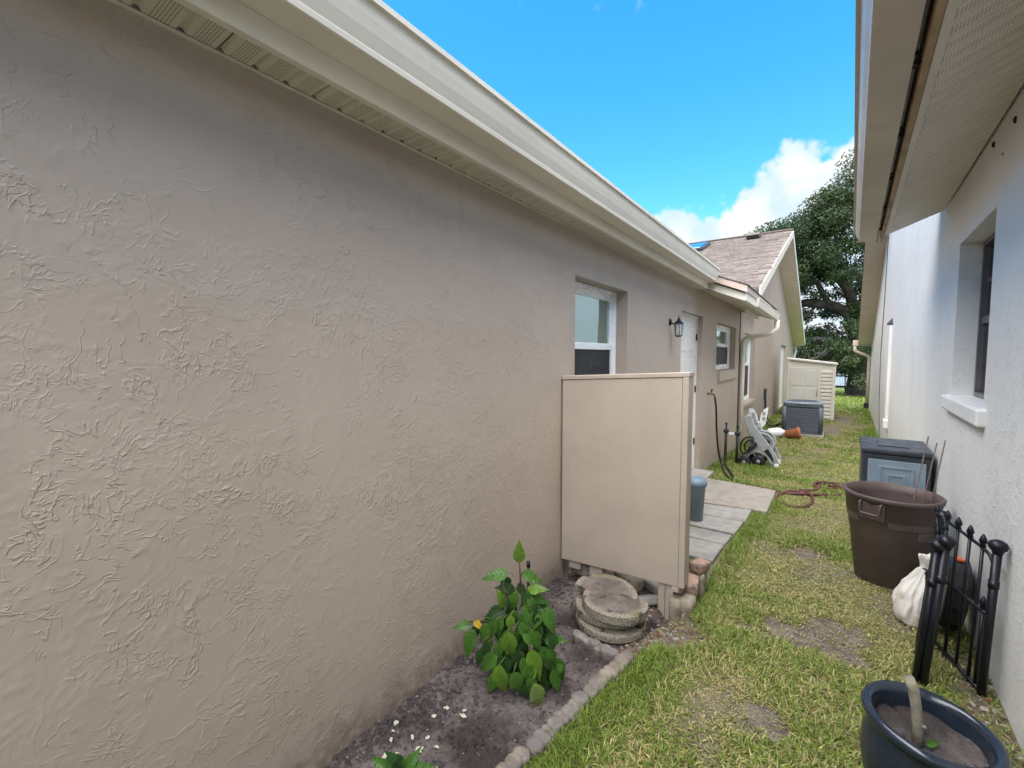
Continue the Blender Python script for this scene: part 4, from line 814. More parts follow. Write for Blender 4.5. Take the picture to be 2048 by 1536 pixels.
mb = MB(); mb.tube(crom([(W+.11, 7.55, .94), (-1.44, 7.58, .75), (-1.44, 7.66, .40), (-1.42, 7.75, .05), (-1.36, 7.75, -.19), (-1.22, 7.25, -.185), (-1.09, 6.92, -.165), (-1.10, 7.12, -.175), (-1.28, 7.75, -.20), (-1.40, 8.2, -.23), (-1.42, 8.45, -.1)], 8), .015, 8)
tag(mb.build('black_hose', M_HOSE, None, True), 'black garden hose hanging from the tap and looping on the ground', 'hose')
hp = thing('hose_post', 'black hose guide post with white crossbar beside the wall', 'hose post', (-1.44, 8.5, gz(8.5)))
for x, zt in ((-1.442, .43), (-1.262, .40)):
    mb = MB(); mb.tube([(x-.005, 8.5, gz(8.5)-.1), (x, 8.5, zt-.12)], .022, 8); mb.build('post', M_BLACKP, hp, True)
    mb = MB(); mb.lathe([(.02, 0), (.045, .02), (.045, .06), (.02, .07), (.012, .09), (.012, .15), (.022, .155), (.022, .18), (.0001, .19)], 12, TRS((x, 8.5, zt-.19))); mb.build('valve', M_BLACKP, hp, True)
mb = MB(); mb.box(-1.40, -1.29, 8.485, 8.515, .215, .265); mb.build('crossbar', M_WTRIM, hp, bevel=.006)
# hose reel cart
rl = thing('hose_reel_cart', 'grey plastic hose reel cart leaning by the downspout', 'hose reel', (-.93, 8.75, gz(8.75)))
BEAM = [(-1.19, .545), (-1.075, .59), (-1.01, .41), (-.913, .264), (-.788, .105), (-.688, -.054), (-.632, -.192), (-.645, -.30), (-.725, -.30), (-.81, -.14), (-.912, -.014), (-.982, .047), (-1.08, .246)]
LEG = [(-.954, .145), (-1.073, .035), (-1.147, -.09), (-1.215, -.20), (-1.13, -.215), (-1.069, -.115), (-.979, -.055), (-.91, -.07), (-.841, -.12), (-.86, .0)]
for yy in (8.56, 8.96):
    mb = MB(); mb.ext([(x, yy, z) for x, z in BEAM], (0, .05, 0)); o = mb.build('side_frame', M_GREYPL, rl, bevel=.012); fixn(o)
    mb = MB(); mb.ext([(x, yy+.004, z) for x, z in LEG], (0, .042, 0)); fixn(mb.build('side_leg', M_GREYPL, rl, bevel=.01))
    mb = MB(); mb.ext([(x, yy-.004, z) for x, z in ((-.86, -.02), (-.80, .03), (-.745, -.06), (-.70, -.17), (-.725, -.19), (-.79, -.10))], (0, .06, 0)); mb.build('frame_slot', M_BLACKP, rl, bevel=.006)
for yy in (8.63, 8.92):
    MD = TRS((-.905, yy, .09), rx=math.pi/2)
    mb = MB(); mb.lathe([(.0001, 0), (.06, 0), (.06, .01), (.16, .01), (.17, .022), (.195, .022), (.20, .01), (.20, -.012), (.0001, -.012)], 36, MD); dd = mb.build('reel_disc', M_GREYPL, rl, True)
    for j in range(5):
        a = 2*math.pi*j/5+.3; mb = MB(); mb.cbox((.11*math.cos(a), .11*math.sin(a), .010), .05, .075, .012, MD @ TRS((0, 0, 0))); mb.build('disc_slot', M_BLACKP, dd, bevel=.005)
for j in range(9):
    mb = MB(); y0_ = 8.66+.03*j; mb.tube([(-.905+.135*math.cos(2*math.pi*k/20), y0_, .09+.135*math.sin(2*math.pi*k/20)) for k in range(20)], .016, 7, closed=True); mb.build('wound_hose', M_HOSE, rl, True)
mb = MB(); mb.tube(crom([(-1.02, 8.54, .20), (-1.12, 8.50, .20), (-1.20, 8.50, .09), (-1.20, 8.50, -.04), (-1.14, 8.50, -.09), (-1.05, 8.5, -.01), (-.96, 8.52, .1)], 6), .014, 7); mb.tube(crom([(-1.0, 8.52, .17), (-1.09, 8.50, .15), (-1.14, 8.50, .06), (-1.12, 8.50, -.03), (-1.06, 8.5, .0), (-.97, 8.52, .11)], 6), .014, 7); mb.build('loose_hose', M_HOSE, rl, True)
mb = MB(); mb.tube([(-.99, 8.545, .10), (-.99, 8.50, .10)], .03, 10); mb.tube([(-.99, 8.51, .10), (-1.09, 8.50, .0)], .012, 6); mb.build('crank', M_BLACKP, rl, True)
for x, z in ((-1.15, -.21), (-.93, -.17)):
    for yy in (8.52, 9.02):
        mb = MB(); mb.lathe([(.0001, -.02), (.09, -.02), (.105, -.01), (.105, .01), (.09, .02), (.0001, .02)], 22, TRS((x, yy, z-.03), rx=math.pi/2)); wl = mb.build('wheel', M_BLACKP, rl, True)
        mb = MB(); mb.lathe([(.0001, .021), (.03, .021), (.025, .026), (.0001, .027)], 12, TRS((x, yy, z-.03), rx=math.pi/2)); mb.build('hub', M_GREYPL, wl, True)
mb = MB(); mb.box(-1.17, -1.10, 8.58, 8.99, .50, .55); mb.build('handle_bar', M_GREYPL, rl, bevel=.012)
mb = MB(); mb.box(-.70, -.635, 8.555, 8.615, -.30, -.21); mb.box(-.70, -.635, 8.955, 9.015, -.30, -.21); mb.build('foot_cap', M_WTRIM, rl, bevel=.012)
# white winged ornament behind the reel
orn = thing('butterfly_ornament', 'white butterfly wing garden ornament standing behind the hose reel', 'ornament', (-1.08, 9.6, gz(9.6)))
for wing in ([(-1.246, .574), (-1.169, .58), (-1.098, .469), (-1.076, .325), (-1.106, .177), (-1.169, .27), (-1.232, .409)], [(-.915, .63), (-.931, .482), (-.955, .307), (-1.006, .22), (-1.055, .328), (-1.035, .493), (-.983, .58)]):
    mb = MB(); mb.ext([(x, 9.6+abs(x+1.08)*.25, z) for x, z in wing], (0, .02, 0)); o = fixn(mb.build('wing', M_WTRIM, orn, bevel=.006))
    cx = sum(p[0] for p in wing)/7; cz = sum(p[1] for p in wing)/7
    for (dx, dz_) in ((0, .07), (0, -.03)):
        mb = MB(); mb.cbox((cx+dx, 9.595+abs(cx+1.08)*.25, cz+dz_), .05, .012, .07); mb.build('wing_cell', M_GREYPL, o, bevel=.012)
mb = MB(); mb.tube([(-1.08, 9.62, gz(9.6)-.05), (-1.08, 9.62, .30)], .012, 8); mb.ball((-1.08, 9.62, .32), .03); mb.build('body', M_WTRIM, orn, True)
# red hose on the grass
M_RED = pm('red_hose', (.095, .028, .026), .5, .25, 12., local=False)
def drop(pts, r): return [(x, y, gh(x, y)+r+dz) for x, y, dz in pts]
path = [(-.95, 6.76, 0), (-.824, 6.736, .0), (-.64, 6.689, 0), (-.46, 6.60, .0), (-.297, 6.602, .01), (-.13, 6.691, .02), (.014, 6.80, .015), (.13, 6.95, .0), (.17, 7.10, 0)]
path2 = [(-.10, 6.70, .0), (-.20, 6.78, .02), (-.36, 6.70, .02), (-.46, 6.40, 0), (-.468, 6.141, 0), (-.389, 5.99, 0), (-.287, 5.947, 0), (-.193, 6.004, 0), (-.13, 6.18, 0), (-.105, 6.45, .0), (-.15, 6.72, .03), (-.25, 6.85, .03), (-.2, 6.9, .02), (-.086, 7.10, .01), (-.037, 7.55, .01), (.068, 7.82, .0), (.186, 7.85, 0), (.225, 7.68, 0), (.15, 7.42, 0), (.011, 7.30, .0), (-.10, 7.3, .02), (-.10, 7.5, .02), (.0, 7.68, .02), (.12, 7.66, .02), (.17, 7.5, .02), (.05, 7.4, .03)]
mb = MB(); mb.tube(crom(drop(path, .018), 6), .018, 8); mb.tube(crom(drop(path2, .018), 6), .018, 8)
tag(mb.build('red_hose', M_RED, None, True), 'dark red garden hose lying in loops on the lawn', 'hose')
# blue-grey bin behind the screen
bb = thing('small_bin', 'small blue-grey bin with blue lid standing on the slabs behind the screen', 'bin', (-1.05, 4.62, gz(4.62)+.03))
MBn = TRS((-1.05, 4.62, gz(4.62)+.03))
mb = MB(); mb.lathe([(.0001, 0), (.075, 0), (.095, .36), (.10, .365), (.10, .385), (.0001, .385)], 24, MBn); mb.build('body', M_BLUEGREY, bb, True)
mb = MB(); mb.lathe([(.104, .36), (.108, .365), (.108, .40), (.09, .43), (.03, .44), (.0001, .44)], 24, MBn); mb.build('lid', M_BLUELID, bb, True)

# ================================================================== AIR CONDITIONER
ac = thing('air_conditioner', 'grey outdoor air conditioner unit on a concrete pad beside the shed', 'air conditioner', (-.52, 13.75, gz(13.7)))
M_AC = pm('ac_grey', (.085, .098, .118), .45, .08, 3., spec=.45)
M_ACT = pm('ac_top', (.19, .22, .25), .4, .08, 3.)
ax0, ax1, ay0, ay1, az0, az1 = -.945, -.095, 13.33, 14.13, gz(13.7)+.06, .40
mb = MB(); mb.box(ax0-.04, ax1+.04, ay0-.06, ay1+.05, gz(13.7)-.1, gz(13.7)+.055); mb.build('pad', M_CONC, ac, bevel=.008)
def rrect(x0, x1, y0, y1, r, k=5):
    out = []
    for cx, cy, a0 in ((x1-r, y1-r, 0), (x0+r, y1-r, 90), (x0+r, y0+r, 180), (x1-r, y0+r, 270)):
        for t in np.linspace(0, 90, k): out.append((cx+r*math.cos(R_(a0+t)), cy+r*math.sin(R_(a0+t))))
    return out
mb = MB(); mb.ext([(x, y, az0) for x, y in rrect(ax0+.02, ax1-.02, ay0+.02, ay1-.02, .08)], (0, 0, az1-az0-.06)); mb.build('core', M_BLACKP, ac)
mb = MB()
for j in range(4):
    pass
for z, h in ((az0, .05), (az1-.09, .07)): mb.ext([(x, y, z) for x, y in rrect(ax0, ax1, ay0, ay1, .10)], (0, 0, h))
mb.build('band', M_AC, ac, bevel=.006)
mb = MB(); mb.ext([(x, y, az1-.019) for x, y in rrect(ax0+.006, ax1-.006, ay0+.006, ay1-.006, .10)], (0, 0, .03)); mb.build('top_plate', M_ACT, ac, bevel=.01)
for (cx, cy) in ((ax0+.04, ay0+.04), (ax1-.04, ay0+.04), (ax1-.04, ay1-.04), (ax0+.04, ay1-.04)):
    mb = MB(); mb.lathe([(.055, az0+.05), (.055, az1-.09)], 14, c=(cx, cy, 0)); mb.build('corner_post', M_AC, ac, True)
for j in range(9):
    z = az0+.062+j*.066
    mb = MB(); mb.ext([(x, y, z) for x, y in rrect(ax0+.004, ax1-.004, ay0+.004, ay1-.004, .09)], (0, 0, .058)); mb.build('louvre', M_AC, ac, bevel=.006)
for j in range(7):
    x = ax0+.14+j*.095; mb = MB(); mb.box(x-.004, x+.004, ay0-.004, ay0+.02, az0+.05, az1-.09); mb.build('rib', M_AC, ac)
mb = MB(); mb.lathe([(.43, 0), (.43, .02), (.38, .05), (.36, .055), (.36, .02), (.0001, .01)], 36, c=((ax0+ax1)/2, (ay0+ay1)/2, az1-.02)); tpo = mb.build('top_cover', M_ACT, ac, True)
for r in (.08, .14, .2, .26, .32): mb = MB(); mb.tube([((ax0+ax1)/2+r*math.cos(2*math.pi*k/32), (ay0+ay1)/2+r*math.sin(2*math.pi*k/32), az1+.035) for k in range(32)], .006, 5, closed=True); mb.build('guard_ring', M_AC, tpo, True)
mb = MB(); mb.tube(crom([(W+.03, 15.2, .35), (W+.05, 15.1, .0), (W+.1, 14.8, -.3), (-1.2, 14.2, -.36), (ax0, 13.9, -.2)], 6), .02, 7); mb.tube(crom([(W+.03, 15.3, .6), (W+.06, 15.3, .0), (W+.15, 14.9, -.25), (-1.15, 14.1, -.3), (ax0, 13.8, -.1)], 6), .014, 7); mb.build('refrigerant_line', M_BLACKP, ac, True)
mb = MB(); mb.box(W-.01, W+.06, 15.1, 15.35, .30, .62); tag(mb.build('disconnect_box', M_DKGREYPL, None, bevel=.01), 'small dark electrical box on the beige wall behind the air conditioner', 'electrical box')
# flower pot and jug lying in front of it
M_TERRA = pm('terracotta', (.38, .125, .055), .8, .15, 12., bump=.002)
MP = TRS((-.66, 12.62, gz(12.6)+.13), rz=R_(12), ry=R_(82))
mb = MB(); mb.lathe([(.0001, -.16), (.09, -.16), (.125, .08), (.145, .08), (.145, .14), (.128, .14), (.085, -.13), (.0001, -.13)], 24, MP)
tag(mb.build('flower_pot', M_TERRA, None, True), 'orange terracotta flower pot tipped over in front of the air conditioner', 'flower pot')
MJ = TRS((-1.02, 12.6, gz(12.6)+.12), rz=R_(10), ry=R_(80))
mb = MB(); mb.lathe([(.0001, -.17), (.10, -.17), (.115, -.14), (.12, .05), (.10, .12), (.045, .18), (.04, .22), (.0001, .22)], 20, MJ); jg = mb.build('jug', M_WTRIM, None, True); tag(jg, 'white plastic jug lying in the grass beside the terracotta pot', 'jug')

# ================================================================== SHED
M_SHED = pm('cream_resin', (.66, .62, .53), .5, .04, 2.)
M_SHEDD = pm('cream_resin_door', (.58, .56, .49), .5, .04, 2.)
sx0, sx1, sy0, sy1, sb = -1.16, .16, 17.9, 19.3, -.52
sh = thing('garden_shed', 'cream resin lean-to garden shed at the end of the beige house', 'shed', ((sx0+sx1)/2, 18.5, sb))
zt = lambda x: 1.48-(x-sx0)*.125
mb = MB(); mb.ext([(sx0, sy0+.03, sb), (sx1, sy0+.03, sb), (sx1, sy0+.03, zt(sx1)), (sx0, sy0+.03, zt(sx0))], (0, sy1-sy0, 0)); mb.build('body', M_SHED, sh)
mb = MB(); mb.ext([(sx0-.05, sy0-.06, zt(sx0-.05)), (sx1+.06, sy0-.06, zt(sx1+.06)), (sx1+.06, sy0-.06, zt(sx1+.06)+.06), (sx0-.05, sy0-.06, zt(sx0-.05)+.06)], (0, sy1-sy0+.15, 0)); mb.build('roof', M_SHED, sh, bevel=.01)
for x0, x1 in ((sx0, sx0+.05), (sx1-.07, sx1+.02), (-.275, -.215)):
    mb = MB(); mb.box(x0, x1, sy0-.01, sy0+.035, sb, zt(x1)-.005); mb.build('corner_trim', M_SHED, sh, bevel=.006)
dx0, dx1 = sx0+.06, -.285
mb = MB(); mb.box(dx0, dx1, sy0+.0, sy0+.032, sb+.03, 1.2); dr = mb.build('door', M_SHEDD, sh, bevel=.006)
mid = (dx0+dx1)/2
for a, b in ((dx0+.07, mid-.04), (mid+.04, dx1-.07)):
    for c, d_ in ((sb+.12, .0), (.08, .52), (.60, 1.12)): mb = MB(); mb.box(a, b, sy0-.012, sy0+.002, c, d_); mb.build('door_panel', M_SHEDD, dr, bevel=.01)
mb = MB(); mb.tube(bend([(dx1-.03, sy0-.005, .28), (dx1-.03, sy0-.05, .30), (dx1-.03, sy0-.05, .46), (dx1-.03, sy0-.005, .48)], 4, .6), .014, 7); mb.build('handle', M_GREYPL, dr, True)
for j in range(14):
    z = sb+.04+j*.125
    if z > 1.1: break
    mb = MB(); mb.ext([(-.205, sy0+.03, z), (-.205, sy0-.012, z+.012), (-.205, sy0-.012, z+.07), (-.205, sy0+.03, z+.10)], (.285, 0, 0)); mb.build('siding_slat', M_SHED, sh)

# ================================================================== RIGHT-HAND GROUP (frame of the white house)
def RW(a, y, z): v = RM @ Vector((a, y, z)); return v
# deck box
gb = gz(5.4)
dk = thing('deck_box', 'blue-grey resin deck box with dark lid against the white wall', 'deck box', tuple(RW(.34, 5.45, gb)), -RA)
MD = WM[dk.name]; hb_ = .775-gb
mb = MB(); mb.box(-.235, .235, -.34, .34, 0, hb_-.05, MD); mb.build('body', M_DKGREYPL, dk, bevel=.015)
mb = MB(); mb.box(-.19, .20, -.352, -.33, .06, hb_-.10, MD); fp = mb.build('end_panel', M_BLUEGREY, dk, bevel=.006)
for k, (a, b) in enumerate((((-.115, .125), (.20, hb_-.15)), ((-.06, .07), (.28, hb_-.22)))):
    mb = MB(); x0, x1 = a; z0, z1 = b
    for q in ((x0, x1, z0, z0+.02), (x0, x1, z1-.02, z1), (x0, x0+.02, z0+.02, z1-.02), (x1-.02, x1, z0+.02, z1-.02)): mb.box(q[0], q[1], -.36, -.35, q[2], q[3], MD)
    mb.build('panel_moulding', M_BLUEGREY, fp, bevel=.003)
mb = MB(); mb.box(-.245, .245, -.36, .35, hb_-.048, hb_, MD); ld = mb.build('lid', M_DKGREYPL, dk, bevel=.014)
mb = MB(); mb.box(-.12, .10, -.2, .2, hb_+.0005, hb_+.008, MD); mb.build('lid_panel', M_DKGREYPL, ld, bevel=.006)
# trash can
tc = thing('trash_can', 'large open brown plastic trash can beside the white wall', 'trash can', (.405, 4.20, gz(4.2)))
MC = TRS((.405, 4.20, gz(4.2)+.005)); HT = .665
def rad(z): return .195+.075*(z/HT)
prof = [(.0001, 0), (.18, 0), (rad(.01), .015), (rad(.40), .40), (rad(.40)+.004, .405), (rad(.50)+.004, .50), (rad(.50)+.010, .505), (rad(.63)+.008, .63), (rad(.63)+.016, .632), (rad(HT)+.018, HT-.006), (rad(HT)+.012, HT), (rad(HT)-.004, HT-.002), (rad(.6)-.004, .6), (rad(.05)-.006, .03), (.0001, .028)]
mb = MB(); mb.lathe(prof, 64, MC); mb.build('body', M_BROWNPL, tc, True)
for a in (-118, 62):
    MH = MC @ TRS((0, 0, 0), rz=R_(a)) @ TRS((rad(.57)+.008, 0, 0))
    mb = MB(); mb.box(-.01, .004, -.075, .075, .50, .62, MH); hd = mb.build('handle_recess', M_BROWNPL, tc, bevel=.006)
    mb = MB(); mb.tube(bend([(.0, -.062, .625), (.03, -.062, .62), (.035, -.058, .545), (.035, .058, .545), (.03, .062, .62), (0, .062, .625)], 4, .4), .008, 7, M=MH); mb.build('handle', M_BROWNPL, tc, True)
def arcband(a0, a1, z0, z1, th_):
    m = MB(); K = 14
    for k in range(K+1):
        a = R_(a0+(a1-a0)*k/K); c_, s_ = math.cos(a), math.sin(a)
        for r_, z_ in ((rad(z0)-.004, z0), (rad(z0)+th_, z0+.006), (rad(z1)+th_, z1), (rad(z1)-.004, z1+.004)): m.v.append(tuple(MC @ Vector((r_*c_, r_*s_, z_))))
    for k in range(K):
        for j in range(3): m.f.append((k*4+j, (k+1)*4+j, (k+1)*4+j+1, k*4+j+1))
    m.f += [(0, 1, 2, 3), (K*4+3, K*4+2, K*4+1, K*4)]
    return m
for a0, a1, z0, z1 in ((-98, 40, .455, .53), (-190, -140, .455, .53), (-60, 30, .385, .45)): arcband(a0, a1, z0, z1, .009).build('moulded_band', M_BROWNPL, tc)
M_WIRE = pm('rusty_wire', (.11, .08, .065), .6, .3, 30.)
for i, (a, b, lab) in enumerate((((.44, 4.09, .02), (.60, 4.33, 1.02), 'thin rusty rod sticking out of the trash can, leftmost'), ((.50, 4.15, .03), (.645, 4.32, .98), 'thin rusty rod in the middle of the trash can'), ((.54, 4.12, .03), (.70, 4.40, .99), 'thin rusty rod leaning right out of the trash can'))):
    mb = MB(); mb.tube([a, b], .004, 6); tag(mb.build('wire_rod', M_WIRE, None, True), lab, 'rod', 'rods in the trash can')
# leaning black fence panels
def fence_panel(P0, P1, lean, H_, label, npk=5, post1=True, half=False):
    P0 = Vector(P0); P1 = Vector(P1); u = (P1-P0); Wd = Vector((u.x, u.y, 0)).length; u.normalize()
    ln_ = Vector(lean); f = thing('fence_panel', label, 'fence panel', tuple(P0), 0)
    def T(s_, z): return P0 + u*s_*Wd + Vector((0, 0, z)) + ln_*(z/H_)
    for s_ in ((0., 1.) if post1 else (0.,)):
        mb = MB(); mb.tube([T(s_, -.03), T(s_, H_-.03)], .017, 10); ps = mb.build('post', M_BLACK, f, True)
        mb = MB(); c = T(s_, H_); mb.lathe([(.0001, -.035), (.018, -.035), (.022, -.02), (.03, -.012), (.036, .004), (.030, .02), (.015, .03), (.0001, .033)], 16, TRS(tuple(c))); mb.build('ball_finial', M_BLACK, ps, True)
        mb = MB(); mb.tube([T(s_, H_-.20), T(s_, H_-.165)], .020, 10); mb.build('collar', M_BLACK, ps, True)
    tr = [T(0, H_-.19), T(.015, H_-.12), T(.06, H_-.075), T(.16, H_-.05), T(.5, H_-.02), T(.84, H_-.05), T(.94, H_-.075), T(.985, H_-.12), T(1., H_-.19)]
    if half: tr = tr[:4] + [T(.5, H_-.03), T(1., H_-.01)]
    mb = MB(); mb.tube(crom(tr, 5), .008, 7); mb.build('top_rail', M_BLACK, f, True)
    for z in (.02, H_-.34):
        mb = MB(); mb.tube([T(0, z), T(1, z)], .010, 7); mb.build('rail', M_BLACK, f, True)
    for k in range(npk):
        s_ = (k+1)/npk if half else (k+1)/(npk+1); zt_ = H_-.045+.035*math.sin(math.pi*s_*(.5 if half else 1))
        mb = MB(); mb.tube([T(s_, -.01), T(s_, zt_)], .0075, 7); pk = mb.build('picket', M_BLACK, f, True)
        mb = MB(); mb.lathe([(.009, -.005), (.014, .0), (.010, .012), (.016, .026), (.012, .042), (.005, .058), (.0001, .064)], 8, TRS(tuple(T(s_, zt_-.005)))); mb.build('spear_tip', M_BLACK, pk, True)
    for k in ((0,) if half else (0, npk)):
        s_ = (k+.5)/(npk+(0 if half else 1)); mb = MB(); mb.tube([T(s_, -.01), T(s_, H_-.32)], .0075, 7); pk = mb.build('short_picket', M_BLACK, f, True)
        mb = MB(); mb.lathe([(.009, -.005), (.014, .0), (.010, .012), (.016, .026), (.012, .042), (.0001, .060)], 8, TRS(tuple(T(s_, H_-.325)))); mb.build('spear_tip', M_BLACK, pk, True)
    return f
z_ = gz(2.95)
fence_panel((.642, 2.93, z_), (.512, 3.44, gz(3.44)), (.022, 0, 0), .735, 'black metal garden fence panel with spear tips leaning at the white wall', 5, False, True)
fence_panel((.425, 2.84, z_), (.49, 3.34, gz(3.3)), (.065, .07, 0), .72, 'black metal fence panel seen edge-on, leaning in front of the other panel', 4)
fence_panel((.400, 2.85, z_), (.47, 3.36, gz(3.3)), (.063, .07, 0), .69, 'second edge-on black fence panel stacked left of the front one', 4, False)
# white sack
def blob(name, c, rx, ry, rz, mat, seed, parent=None, amp=.12, n=28, m=20, fold=0):
    vs = []; fs = []
    for i in range(m+1):
        ph = math.pi*i/m
        for j in range(n):
            a = 2*math.pi*j/n; d_ = Vector((math.sin(ph)*math.cos(a), math.sin(ph)*math.sin(a), -math.cos(ph)))
            k = 1+amp*mnoise.noise(d_*2.2+Vector((seed, 0, 0)))+amp*.5*mnoise.noise(d_*6+Vector((0, seed, 0))) + fold*abs(mnoise.noise(Vector((a*2.2, ph*1.2, seed))))
            z = d_.z*k
            vs.append((c[0]+d_.x*k*rx, c[1]+d_.y*k*ry, c[2]+max(z, -.82)*rz))
    for i in range(m):
        for j in range(n): fs.append((i*n+j, i*n+(j+1) % n, (i+1)*n+(j+1) % n, (i+1)*n+j))
    mb = MB(); mb.add(vs, fs); return mb.build(name, mat, parent, True)
M_SACK = pm('soiled_white_sack', (.60, .57, .51), .6, .1, 5., bump=.006, bscale=9, dirt=(.33, .26, .17), dscale=6, dlo=.44, dhi=.66)
sk_ = thing('sack', 'soiled white plastic sack slumped in front of the brown trash can', 'sack', (.47, 3.56, gz(3.5)))
vs = []; fs = []; n = 110; RR = [(.0, .03), (.0, .085), (.02, .108), (.06, .118), (.12, .116), (.18, .10), (.235, .08), (.28, .060), (.315, .042), (.335, .031), (.355, .034), (.385, .048), (.41, .055), (.40, .03), (.385, .004)]
tt = np.linspace(0, len(RR)-1, 60); RRi = list(zip(np.interp(tt, range(len(RR)), [q[0] for q in RR]), np.interp(tt, range(len(RR)), [q[1] for q in RR])))
for k, (z, r) in enumerate(RRi):
    for j in range(n):
        a = 2*math.pi*j/n; t = z/.4; ca, sa = math.cos(a), math.sin(a)
        q1 = 1-abs(mnoise.noise(Vector((ca*2.2, sa*2.2, z*7+3)))); q2 = 1-abs(mnoise.noise(Vector((ca*4.5+t, sa*4.5, z*11)))); q3 = 1-abs(mnoise.noise(Vector((ca*3*(1+t), sa*3*(1+t), z*2.2+9))))
        f_ = 1+.26*(q1-.75)+.18*(q2-.75)*(.4+t)+.30*(q3-.75)*t+.14*mnoise.noise(Vector((ca*1.1, sa*1.1, z*3)))
        vs.append((.495+.05*t*t+r*f_*ca, 3.57+.06*t+r*f_*sa, gz(3.5)+z+(.02*mnoise.noise(Vector((ca*2.5, sa*2.5, z*6))) if z > .02 else 0)))
for k in range(len(RRi)-1):
    for j in range(n): fs.append((k*n+j, k*n+(j+1) % n, (k+1)*n+(j+1) % n, (k+1)*n+j))
mb = MB(); mb.add(vs, fs); mb.build('sack_body', M_SACK, sk_, True)
mb = MB(); mb.tube([(.542+.040*math.cos(2*math.pi*k/14), 3.624+.040*math.sin(2*math.pi*k/14), gz(3.5)+.338) for k in range(14)], .006, 6, closed=True); mb.build('tie', M_DKGREYPL, sk_, True)
# black and orange tool case behind the pickets
M_ORANGE = pm('orange_plastic', (.6, .09, .02), .4, .1)
kc = thing('tool_case', 'black plastic case with orange trim behind the leaning fence panel', 'tool case', (.60, 3.55, gz(3.5)))
MK = TRS((.615, 3.50, .06), rx=R_(-8), ry=R_(6), rz=R_(-4))
mb = MB(); mb.ext([(-.05, y, z) for y, z in ((-.10, .02), (-.15, .12), (-.15, .24), (-.10, .33), (.02, .37), (.14, .33), (.17, .2), (.14, .02), (.04, -.06))], (.10, 0, 0), MK); mb.build('shell', M_BLACKP, kc, bevel=.018, segs=3)
mb = MB(); mb.box(-.015, .02, -.03, .05, .355, .372, MK); mb.build('carry_handle', M_ORANGE, kc, bevel=.008)
mb = MB(); mb.box(-.045, -.03, -.160, -.145, .23, .25, MK); mb.build('latch', M_ORANGE, kc, bevel=.005)
# glazed pot with cut trunk
M_GLAZE = pm('blue_black_glaze', (.013, .020, .032), .22, .3, 6., spec=.6, bump=.0006, bscale=30, dirt=(.03, .04, .055), dscale=4, dlo=.5, dhi=.75)
PC = (.300, 1.992); PR = .248
pt = thing('glazed_pot', 'dark blue glazed planter with a cut trunk in the near right corner', 'planter', (PC[0], PC[1], 0))
MPt = TRS((PC[0], PC[1], .0), ry=R_(3.5), rx=R_(1.5)); PZ = .375
prof = [(.0001, 0), (.15, 0), (.165, .02), (.215, .12), (.236, .20), (.232, .27), (.216, .31), (.214, .325), (.232, .335), (.247, .350), (.250, .362), (.242, .374), (.226, .377), (.210, .370), (.200, .35), (.198, .30), (.19, .25), (.0001, .25)]
prof = [(r*.74, z*.975) for r, z in prof]
mb = MB(); mb.lathe(prof, 72, MPt); mb.build('pot', M_GLAZE, pt, True)
vs = []; fs = []; n = 40; m_ = 9
for i in range(m_):
    for j in range(n):
        a = 2*math.pi*j/n; r = .152*(i+.001)/(m_-1); x, y = r*math.cos(a), r*math.sin(a); vs.append((x, y, .295+.02*mnoise.noise(Vector((x*12, y*12, 3)))+.012*mnoise.noise(Vector((x*40, y*40, 3)))))
for i in range(m_-1):
    for j in range(n): fs.append((i*n+j, i*n+(j+1) % n, (i+1)*n+(j+1) % n, (i+1)*n+j))
mb = MB(); mb.add(vs, fs, MPt); mb.build('soil', M_SOIL, pt, True)
stp = thing('cut_trunk', 'pale cut trunk stump standing in the blue planter', 'stump', (.30, 1.93, .29))
M_STUMP = pm('pale_bark', (.23, .21, .155), .85, .25, 22., bump=.003, bscale=50, dirt=(.16, .15, .11), dscale=14)
mb = MB(); mb.tube([(.290, 1.955, .27), (.288, 1.955, .35), (.280, 1.957, .42), (.272, 1.960, .47), (.258, 1.963, .505)], [.017, .0155, .015, .016, .0155], 14); mb.ball((.302, 1.945, .36), .007); mb.build('trunk', M_STUMP, stp, True)
rg = random.Random(9)
put_leaf(stp, (.325, 1.945, .315), .04, 20, 'm', rg); 
# twig hanging from the soffit
mb = MB(); mb.tube([(W+.12, 1.035, SOF), (W+.12, 1.06, SOF-.065)], .0018, 5); tag(mb.build('straw', M_CHIP, None), 'thin pale straw hanging from the cream soffit', 'straw')
